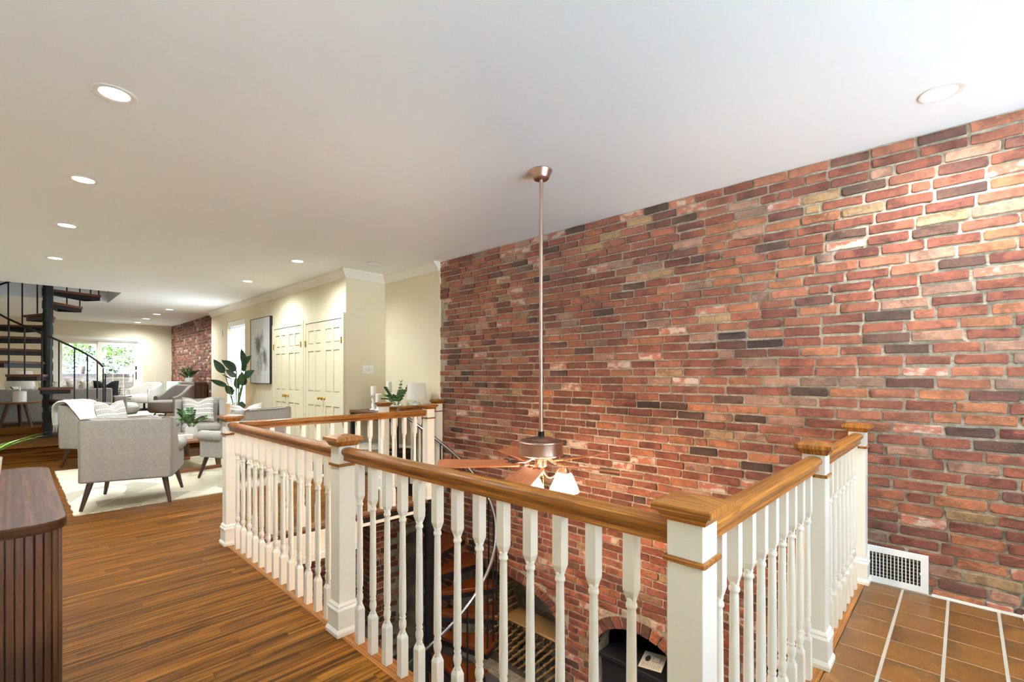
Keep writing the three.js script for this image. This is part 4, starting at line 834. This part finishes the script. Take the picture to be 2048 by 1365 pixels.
// coffee table and what stands on it
{
  const t = thing('coffee_table', 'low wooden coffee table with angled legs on the cream rug', 'coffee table', [1.6, 0.012, -8.02], 0.14), W = 0.7, L = 1.25;
  mesh('tabletop', ub(box(W, 0.03, L, 0, 0.405, 0, 0.006), 2), M.tableWood, t);
  for (const s of [-1, 1]) {
    mesh('foot_rail', ub(box(W * 0.98, 0.045, 0.06, 0, 0.0225, s * (L / 2 - 0.1), 0.005), 0), M.tableWood, t);
    for (const q of [-1, 1]) { const g = extrude([[q * 0.335, 0.39], [q * 0.23, 0.39], [q * 0.29, 0.045], [q * 0.335, 0.045]].sort(() => 0), 0.045, 0.003).translate(0, 0, s * (L / 2 - 0.1) - 0.0225); mesh('leg', uvBox(g, 1), M.walnut, t); }
  }
}
function zzPlant(name, label, pos, s, stems, potR, potH, sd, spread = 1) {
  const keep = seed; seed = sd;
  const t = thing(name, label, 'plant', pos);
  mesh('pot', lathe([[0.0001, 0], [potR * 0.94, 0], [potR, 0.006], [potR, potH], [potR * 0.93, potH], [potR * 0.9, potH - 0.015], [0.0001, potH - 0.015]], 32), M.ceramic, t);
  mesh('soil', rod([0, potH - 0.02, 0], [0, potH - 0.012, 0], potR * 0.92, potR * 0.92, 20), M.soil, t);
  const lg = leafGeometry(0.055 * s, 0.032 * s, 0.3, 0.1, 5);
  for (let i = 0; i < stems; i++) {
    const a = i * 2.39 + rr(-0.3, 0.3), len = rr(0.2, 0.32) * s, out = (i === 0 ? 0.1 : rr(0.45, 1.3)) * spread, d = V(Math.cos(a) * out, 1, Math.sin(a) * out).normalize(), p0 = V(0.02 * Math.cos(a), potH - 0.015, 0.02 * Math.sin(a));
    const end = p0.clone().addScaledVector(d, len).add(V(0, -0.03 * s * out, 0)), midp = p0.clone().lerp(end, 0.5).add(V(0, 0.03 * s * out, 0)), cv = new THREE.CatmullRomCurve3([p0, midp, end]);
    const st = mesh('stem', fin(new THREE.TubeGeometry(cv, 10, 0.0032 * s, 6)), M.stem, t);
    for (let k = 0; k < 12; k++) {
      const u = 0.28 + 0.72 * Math.floor(k / 2) / 5.2, p = cv.getPoint(Math.min(1, u)), tn = cv.getTangent(Math.min(1, u)), sdv = V(tn.z, 0, -tn.x); if (sdv.length() < 0.05) sdv.set(1, 0, 0); sdv.normalize();
      const o = mesh('leaf', lg, rnd() < 0.6 ? M.leafMid : M.leaf, st); o.position.copy(p); aim(o, tn.clone().multiplyScalar(0.35).addScaledVector(sdv, k % 2 ? 1 : -1).add(V(0, 0.15, 0)), rr(-0.5, 0.5));
    }
  }
  seed = keep;
}
zzPlant('potted_plant', 'leafy green plant in a white cylinder pot on the coffee table', [1.77, 0.432, -8.05], 1.1, 9, 0.078, 0.13, 501);
{
  const t = thing('ceramic_vase', 'white vase of stacked round bulbs on the coffee table', 'vase', [1.5, 0.432, -8.12]);
  mesh('body', lathe([[0.0001, 0], [0.055, 0.002], [0.065, 0.03], [0.055, 0.055], [0.035, 0.062], [0.05, 0.075], [0.057, 0.1], [0.048, 0.125], [0.03, 0.132], [0.06, 0.15], [0.085, 0.195], [0.075, 0.24], [0.045, 0.262], [0.02, 0.265], [0.018, 0.25]], 32), M.ceramic, t);
}
[[0.0, 0xd9d0c2, 'lower pale book of the stack on the coffee table', 0.2], [0.026, 0xe9e4da, 'upper white book of the stack on the coffee table', 0.35]].forEach(([y, c, label, a]) => {
  const t = thing('book', label, 'book', [1.60, 0.432 + y, -7.72], a, 'books on the coffee table'), m = std({ color: c, roughness: 0.7 });
  mesh('cover', join(ext(-0.1, 0.1, 0, 0.0025, -0.075, 0.075), ext(-0.1, 0.1, 0.0225, 0.025, -0.075, 0.075), ext(-0.1, -0.0975, 0, 0.025, -0.075, 0.075)), m, t); mesh('pages', ext(-0.0975, 0.096, 0.0025, 0.0225, -0.072, 0.072), M.candle, t);
});
{
  const rug = canvasTex(1024, 1024, (c, w, h) => {
    c.fillStyle = '#d2c8b0'; c.fillRect(0, 0, w, h);
    const cols = ['#c0b294', '#b4a890', '#dcd2bc', '#aea28e', '#cabda0'];
    for (let i = 0; i < 26; i++) { const R = (k) => hash(i, k, 77); c.save(); c.fillStyle = cols[i % 5]; c.translate(R(1) * w, R(2) * h); c.rotate((R(3) - 0.5) * 1.2); c.beginPath(); const a = 40 + 120 * R(4), b = 60 + 160 * R(5); c.moveTo(-a, -b); c.lineTo(a * 0.8, -b * (0.6 + 0.4 * R(6))); c.quadraticCurveTo(a * 1.3, 0, a, b); c.lineTo(-a * 0.6, b * 0.8); c.closePath(); c.fill(); c.restore(); }
    for (let i = 0; i < 5200; i++) { c.globalAlpha = 0.10; c.fillStyle = i % 2 ? '#fff8ea' : '#a8977a'; c.fillRect(hash(i, 1, 5) * w, hash(i, 2, 5) * h, 22 * hash(i, 3, 5), 2); }
  });
  const X0 = 0.39, X1 = 2.78, Z0 = -8.85, Z1 = -5.93, n = 60, s = new THREE.Shape(), e = () => rr(-0.008, 0.008);
  const pts = []; for (let i = 0; i < n; i++) pts.push([lerp(X0, X1, i / n), Z1 + e()]); for (let i = 0; i < n; i++) pts.push([X1 + e(), lerp(Z1, Z0, i / n)]); for (let i = 0; i < n; i++) pts.push([lerp(X1, X0, i / n), Z0 + e()]); for (let i = 0; i < n; i++) pts.push([X0 + e(), lerp(Z0, Z1, i / n)]);
  const g = extrude(pts, 0.011).rotateX(PI / 2).translate(0, 0.0115, 0), p = g.attributes.position, uv = g.attributes.uv; for (let i = 0; i < p.count; i++) uv.setXY(i, (p.getX(i) - X0) / (X1 - X0), (p.getZ(i) - Z0) / (Z1 - Z0));
  single('area_rug', 'cream rug with beige brush shapes under the armchairs', 'rug', g.translate(0, 0, 0), std({ map: rug, roughness: 1, bumpMap: T.rough, bumpScale: 0.003 }));
}
// tall plant by the window
{
  const t = thing('potted_plant', 'tall dark bird of paradise plant in front of the window', 'plant', [2.82, 0, -9.62]);
  mesh('pot', lathe([[0.0001, 0], [0.12, 0], [0.15, 0.02], [0.17, 0.3], [0.155, 0.3], [0.15, 0.27], [0.0001, 0.27]], 28), M.blackPaint, t);
  mesh('soil', rod([0, 0.26, 0], [0, 0.275, 0], 0.15, 0.15, 20), M.soil, t);
  const L = [[335, 685, 235, 505, 85], [360, 695, 460, 585, 80], [372, 755, 445, 600, 60], [175, 770, 95, 630, 85], [235, 705, 110, 630, 55], [300, 750, 180, 635, 70], [290, 815, 195, 730, 65], [340, 905, 350, 760, 105], [385, 815, 492, 740, 85], [185, 905, 0, 840, 60], [238, 940, 185, 815, 70], [190, 990, 110, 900, 85], [258, 1010, 325, 940, 30], [345, 1145, 342, 1062, 85], [170, 828, 62, 780, 16]];
  const at = (x, y, d) => V((x - 273) * 0.00173 * 0.6895 + d * 0.7243, 1.3 + (793 - y) * 0.00173, (x - 273) * 0.00173 * 0.7243 - d * 0.6895);
  L.forEach(([x0, y0, x1, y1, w], i) => {
    const q0 = (hash(i, 4, 9) - 0.5) * 0.36, d = x1 > 330 ? -Math.abs(q0) : q0, a = at(x0, y0, d), b = at(x1, y1, d * 1.5 + (hash(i, 6, 9) - 0.7) * 0.16), dir = b.clone().sub(a);
    const st = mesh('stalk', tube([[0.03 * (hash(i, 8, 9) - 0.5), 0.27, 0.03 * (hash(i, 9, 9) - 0.5)], [a.x * 0.35, 0.27 + (a.y - 0.27) * 0.55, a.z * 0.35], [a.x, a.y, a.z]], 0.0075, 14, 6), M.stem, t);
    const lf = mesh('leaf', leafGeometry(dir.length(), w * 0.00173 * 0.95, 0.22, 0.06, 10), M.leafDark, st); lf.position.copy(a);
    const yv = dir.clone().normalize(), zv = V(-0.72, 0.15, 0.69).addScaledVector(yv, -V(-0.72, 0.15, 0.69).dot(yv)).normalize(), xv = yv.clone().cross(zv);
    lf.quaternion.setFromRotationMatrix(new THREE.Matrix4().makeBasis(xv, yv, zv)); lf.rotateY((hash(i, 2, 9) - 0.5) * 0.5);
  });
}

// ---------------------------------------------------------------- console by the brick wall
{
  const t = thing('console_table', 'dark console table behind the short balustrade', 'console table', [3.43, 0, -5.5]);
  mesh('tabletop', ub(box(0.54, 0.035, 1.12, 0, 0.812, 0, 0.004), 2), M.walnut, t);
  for (const [sx, sz] of [[-1, -1], [1, -1], [-1, 1], [1, 1]]) mesh('leg', box(0.05, 0.795, 0.05, sx * 0.235, 0.3975, sz * 0.525, 0.004), M.blackPaint, t);
  mesh('apron', join(box(0.02, 0.07, 1.0, -0.235, 0.76, 0), box(0.02, 0.07, 1.0, 0.235, 0.76, 0)), M.blackPaint, t);
  const top = 0.83;
  [[3.36, -5.78, 0.30, 'middle white pillar candle on a turned white holder'], [3.5, -5.62, 0.36, 'tallest white pillar candle on a turned white holder'], [3.34, -5.62, 0.2, 'shortest white pillar candle on a turned white holder']].forEach(([x, z, h, label]) => {
    const hold = thing('candle_holder', 'white turned holder under the ' + label.split(' ')[0] + ' candle', 'candle holder', [x, top, z], 0, 'candle holders on the console'), k = h - 0.1;
    mesh('stem', lathe([[0.0001, 0], [0.048, 0], [0.05, 0.012], [0.025, 0.022], [0.03, k * 0.4], [0.018, k * 0.55], [0.032, k * 0.75], [0.02, k - 0.02], [0.045, k - 0.008], [0.045, k], [0.0001, k]], 24), M.ceramic, hold);
    const c = thing('candle', label, 'candle', [x, top + k, z], 0, 'candles on the console');
    mesh('wax', lathe([[0.0001, 0], [0.035, 0], [0.036, 0.004], [0.036, 0.118], [0.032, 0.124], [0.012, 0.12], [0.0001, 0.12]], 24), M.candle, c); mesh('wick', rod([0, 0.118, 0], [0.001, 0.134, 0], 0.0012, 0.001, 5), M.blackPaint, c);
  });
  zzPlant('potted_plant', 'small glossy green plant in a white bowl on the console', [3.42, top, -5.31], 1.0, 8, 0.075, 0.09, 607, 1.1);
  const l = thing('table_lamp', 'white table lamp with drum shade beside the brick wall', 'table lamp', [3.53, top, -5.03]);
  mesh('base', lathe([[0.0001, 0], [0.045, 0], [0.06, 0.03], [0.062, 0.08], [0.045, 0.125], [0.02, 0.14], [0.0001, 0.14]], 28), M.ceramic, l);
  mesh('neck', rod([0, 0.138, 0], [0, 0.2, 0], 0.012), M.chrome, l);
  mesh('shade', lathe([[0.128, 0.165], [0.112, 0.37], [0.110, 0.37], [0.126, 0.165]], 36), M.shade, l);
  const p = thing('pouf', 'beige rounded pouf under the console table', 'pouf', [3.38, 0, -5.8]);
  mesh('cushion', uvBox(lathe([[0.0001, 0], [0.18, 0], [0.23, 0.04], [0.235, 0.3], [0.2, 0.37], [0.0001, 0.4]], 28), 1), M.fabricCream, p); mesh('welt', new THREE.TorusGeometry(0.232, 0.006, 6, 36).rotateX(PI / 2).translate(0, 0.33, 0), M.pillowTan, p);
  const bk = thing('storage_basket', 'dark basket standing under the console near the lamp', 'basket', [3.42, 0, -5.22]);
  mesh('body', lathe([[0.0001, 0], [0.14, 0], [0.17, 0.34], [0.158, 0.34], [0.13, 0.02], [0.0001, 0.02]], 28), M.blackPaint, bk); mesh('rim', new THREE.TorusGeometry(0.165, 0.009, 6, 30).rotateX(PI / 2).translate(0, 0.34, 0), M.walnut, bk);
}

// ---------------------------------------------------------------- rear sitting area
{
  const t = thing('sofa', 'long light grey sofa with its back to the spiral stair', 'sofa', [0.62, P2, -13.25]), W = 2.1;
  mesh('base', ub(box(W, 0.24, 0.86, 0, 0.2, 0, 0.03)), M.fabricGrey, t);
  mesh('back', uvBox(box(W - 0.24, 0.62, 0.2, -0.12, 0.365, 0.37, 0.03, 3), 0), M.fabricGrey, t);
  for (const s of [-1, 1]) mesh('arm', uvBox(box(0.22, 0.46, 0.92, s * (W / 2 - 0.11), 0.28, 0, 0.035, 3), 2), M.fabricGrey, t);
  for (const k of [-1, 0, 1]) mesh('seat_cushion', uvBox(box(0.54, 0.15, 0.6, k * 0.545, 0.38, -0.08, 0.04, 3), 0), M.fabricGrey, t);
  for (const [sx, sz] of [[-1, -1], [1, -1], [-1, 1], [1, 1]]) mesh('leg', rod([sx * 0.95, 0.09, sz * 0.36], [sx * 0.95, 0, sz * 0.36], 0.022, 0.016), M.legWood, t);
}
[[0.52, M.pillowWhite, 'white pillow above the sofa back beside the stair pole'], [0.74, M.pillowWhite, 'off white pillow on the sofa left of the tan pillows'], [0.92, M.pillowTan, 'first tan pillow on the sofa, left of its neighbour'], [1.13, M.pillowTan, 'second tan pillow on the sofa beside the black pillow'], [1.36, M.pillowBlack, 'black pillow with two pointed corners on the sofa']].forEach(([x, m, label], i) => pillow(label, m, [x, P2 + 0.62, -13.08 - 0.13 * (i % 2)], 0.1 * (i % 2 ? 1 : -1), -0.1, i === 4 ? 0.42 : 0.36, 0.42, 0.07, 'pillows on the sofa'));
pillow('white pillow with a dark leaf motif at the left end of the sofa', std({ roughness: 0.9, map: canvasTex(128, 128, (c) => { c.fillStyle = '#ece7da'; c.fillRect(0, 0, 128, 128); c.strokeStyle = '#2a2a26'; c.lineWidth = 5; c.beginPath(); c.moveTo(20, 30); c.quadraticCurveTo(70, 60, 110, 120); c.stroke(); c.fillStyle = '#2a2a26'; c.beginPath(); c.ellipse(48, 40, 14, 6, 0.6, 0, 7); c.fill(); }, [1 / 0.46, 1 / 0.46]) }), [0.1, P2 + 0.6, -13.1], 0.1, -0.1, 0.42, 0.4, 0.05, 'pillows on the sofa');
{
  const t = thing('side_table', 'round wooden side table behind the sofa under the stair', 'side table', [0.06, P2, -12.43]);
  mesh('tabletop', ub(join(rod([0, 0.425, 0], [0, 0.455, 0], 0.31, 0.32, 40))), M.tableWood, t);
  for (let k = 0; k < 3; k++) { const a = 0.7 + k * 2.094; mesh('leg', rod([0.12 * Math.cos(a), 0.43, 0.12 * Math.sin(a)], [0.235 * Math.cos(a), 0, 0.235 * Math.sin(a)], 0.028, 0.022, 10), M.walnut, t); }
  const l = thing('table_lamp', 'ribbed white lamp with a cream shade on the round side table', 'table lamp', [0.09, P2 + 0.455, -12.43]), pr = [[0.0001, 0]];
  for (let i = 0; i <= 12; i++) { pr.push([0.088, i * 0.015], [0.094, i * 0.015 + 0.0075]); } pr.push([0.06, 0.2], [0.0001, 0.205]);
  mesh('base', lathe(pr, 32), M.ceramic, l); mesh('neck', rod([0, 0.2, 0], [0, 0.3, 0], 0.012), M.chrome, l);
  mesh('shade', lathe([[0.2, 0.28], [0.165, 0.56], [0.163, 0.56], [0.198, 0.28]], 36), M.shade, l);
}
function barrelShell(r, th, hBack, hArm, open = 118, lip = 0.1) {                // curved back: high behind (-z), sloping to the arms
  const n = 40, rows = 5, P = [], idx = [];
  for (let i = 0; i <= n; i++) { const a = (-open + 2 * open * i / n) * D2R, e = 1 - Math.abs(i / n * 2 - 1), top = lerp(hArm, hBack, step(0.02, 0.62, e)), c = Math.cos(a), s = Math.sin(a); for (const [rad, y] of [[r, lip], [r + 0.01, top * 0.5], [r, top - 0.03], [r - th * 0.25, top], [r - th * 0.75, top], [r - th, top - 0.03], [r - th, lip]]) P.push(rad * s, y, -rad * c); }
  const k = 7; for (let i = 0; i < n; i++) for (let j = 0; j < k; j++) { const a = i * k + j, b = i * k + (j + 1) % k; idx.push(a, b, a + k, b, b + k, a + k); }
  for (const e of [0, n * k]) for (let j = 1; j < k - 1; j++) e ? idx.push(e, e + j + 1, e + j) : idx.push(e, e + j, e + j + 1);
  const g = new THREE.BufferGeometry(); g.setAttribute('position', new THREE.Float32BufferAttribute(P, 3)); g.setIndex(idx); g.computeVertexNormals(); return uvBox(g, 1);
}
{
  const t = thing('swivel_chair', 'cream upholstered swivel chair by the sliding doors', 'swivel chair', [2.4, P2 + 0.0165, -15.7], facing(-0.85, 0.5));
  mesh('shell', barrelShell(0.42, 0.1, 0.74, 0.56, 118, 0.2), M.boucle, t);
  mesh('seat', lathe([[0.0001, 0.2], [0.32, 0.2], [0.36, 0.24], [0.36, 0.36], [0.32, 0.41], [0.0001, 0.42]], 36).translate(0, 0, 0.03), M.boucle, t);
  mesh('column', rod([0, 0.03, 0], [0, 0.21, 0], 0.025), M.darkMetal, t);
  mesh('base', lathe([[0.0001, 0], [0.26, 0], [0.25, 0.012], [0.1, 0.035], [0.03, 0.06], [0.0001, 0.06]], 32), M.darkMetal, t);
  const g = thing('barrel_chair', 'taupe barrel armchair seen from the side before the far brick wall', 'armchair', [2.5, P2, -13.15], facing(-0.9, 0.25));
  mesh('shell', barrelShell(0.44, 0.1, 0.72, 0.46, 112, 0.1), M.fabricTaupe, g);
  mesh('seat', lathe([[0.0001, 0.1], [0.34, 0.1], [0.38, 0.14], [0.38, 0.32], [0.34, 0.37], [0.0001, 0.38]], 36).translate(0, 0, 0.05), M.fabricTaupe, g);
  for (const [sx, sz] of [[-1, -1], [1, -1], [-1, 1], [1, 1]]) mesh('leg', rod([sx * 0.2, 0.11, sz * 0.2], [sx * 0.25, 0, sz * 0.25], 0.018, 0.012), M.blackPaint, g);
  single('power_cord', 'black cord lying on the floor beside the swivel chair', 'cord', tube([[2.25, P2 + 0.0075, -16.75], [2.1, P2 + 0.012, -16.55], [2.2, P2 + 0.0235, -16.35], [2.0, P2 + 0.0235, -16.2]], 0.005, 30, 6), M.cord);
}
{
  const rug = canvasTex(512, 512, (c, w, h) => { c.fillStyle = '#e9e3d6'; c.fillRect(0, 0, w, h); c.strokeStyle = '#2b2928'; for (let i = 0; i < 150; i++) { c.lineWidth = 3 + 4 * hash(i, 1, 21); c.beginPath(); const x = hash(i, 2, 21) * w, y = Math.floor(hash(i, 3, 21) * 16) / 16 * h; c.moveTo(x, y); c.lineTo(x + 12 + 26 * hash(i, 4, 21), y + 12 * (hash(i, 5, 21) - 0.5)); c.stroke(); } });
  const g = ext(0.95, 2.5, P2, P2 + 0.016, -16.4, -13.75), p = g.attributes.position, uv = g.attributes.uv; for (let i = 0; i < p.count; i++) uv.setXY(i, (p.getX(i) - 0.95) / 1.6, (p.getZ(i) + 16.4) / 2.65);
  single('area_rug', 'white rug with broken black lines before the sliding doors', 'rug', g, std({ map: rug, roughness: 1, bumpMap: T.rough, bumpScale: 0.006 }));
  const q = thing('ottoman', 'round cream knitted ottoman on the black and white rug', 'ottoman', [1.9, P2 + 0.016, -14.5]);
  mesh('cushion', lathe([[0.0001, 0], [0.16, 0], [0.21, 0.06], [0.22, 0.16], [0.17, 0.26], [0.0001, 0.29]], 30), M.stripe, q); mesh('seam', new THREE.TorusGeometry(0.221, 0.006, 6, 32).rotateX(PI / 2).translate(0, 0.15, 0), M.pillowTan, q);
}
{
  const t = thing('sideboard', 'dark slatted sideboard against the far brick wall', 'sideboard', [3.085, P2, -13.9]);
  mesh('top', ub(box(0.27, 0.03, 1.5, 0, 0.76, 0, 0.004), 2), M.walnut, t); mesh('body', ub(box(0.24, 0.65, 1.46, 0.01, 0.42, 0), 1), M.walnut, t);
  for (let i = 0; i < 36; i++) mesh('slat', box(0.012, 0.64, 0.03, -0.115, 0.42, -0.71 + i * 0.0405, 0.003, 1), M.walnut, t);
  mesh('plinth', ub(box(0.2, 0.1, 1.36, 0.02, 0.05, 0), 2), M.walnut, t);
  const c = thing('cabinet', 'pale teal cabinet in the corner behind the swivel chair', 'cabinet', [3.085, P2, -15.4]);
  mesh('body', box(0.26, 0.75, 1.3, 0, 0.395, 0, 0.006), M.teal, c);
  for (const s of [-1, 1]) { const d = mesh('door', box(0.014, 0.68, 0.62, -0.134, 0.4, s * 0.32, 0.003), M.teal, c); mesh('knob', rod([-0.14, 0.42, s * 0.04], [-0.165, 0.42, s * 0.04], 0.012), M.brass, d); }
  mesh('plinth', box(0.22, 0.03, 1.2, 0, 0.015, 0), M.blackPaint, c);
  zzPlant('potted_plant', 'trailing green plant in a white bowl on the far sideboard', [2.99, P2 + 0.775, -13.75], 1.0, 12, 0.08, 0.1, 711, 0.8);
  zzPlant('potted_plant', 'smaller green plant on the far sideboard next to the candles', [3.09, P2 + 0.775, -14.4], 0.9, 7, 0.06, 0.07, 733, 1.2);
  [[-14.12, 0.3], [-14.2, 0.25]].forEach(([z, h], i) => { const s = thing('candlestick', i ? 'shorter black candlestick with a white taper on the far sideboard' : 'taller black candlestick with a white taper on the far sideboard', 'candlestick', [3.07, P2 + 0.775, z], 0, 'candlesticks on the far sideboard'); mesh('stick', lathe([[0.0001, 0], [0.035, 0], [0.03, 0.01], [0.007, 0.02], [0.007, h - 0.16], [0.014, h - 0.15], [0.0001, h - 0.15]], 16), M.blackPaint, s); mesh('taper', rod([0, h - 0.15, 0], [0, h + 0.05, 0], 0.009, 0.007, 10), M.candle, s); });
  zzPlant('potted_plant', 'dark trailing plant beside the sofa arm before the glass doors', [1.74, P2 + 0.016, -14.9], 1.3, 9, 0.12, 0.26, 755, 1.2);
}

renderer.render(scene, camera);
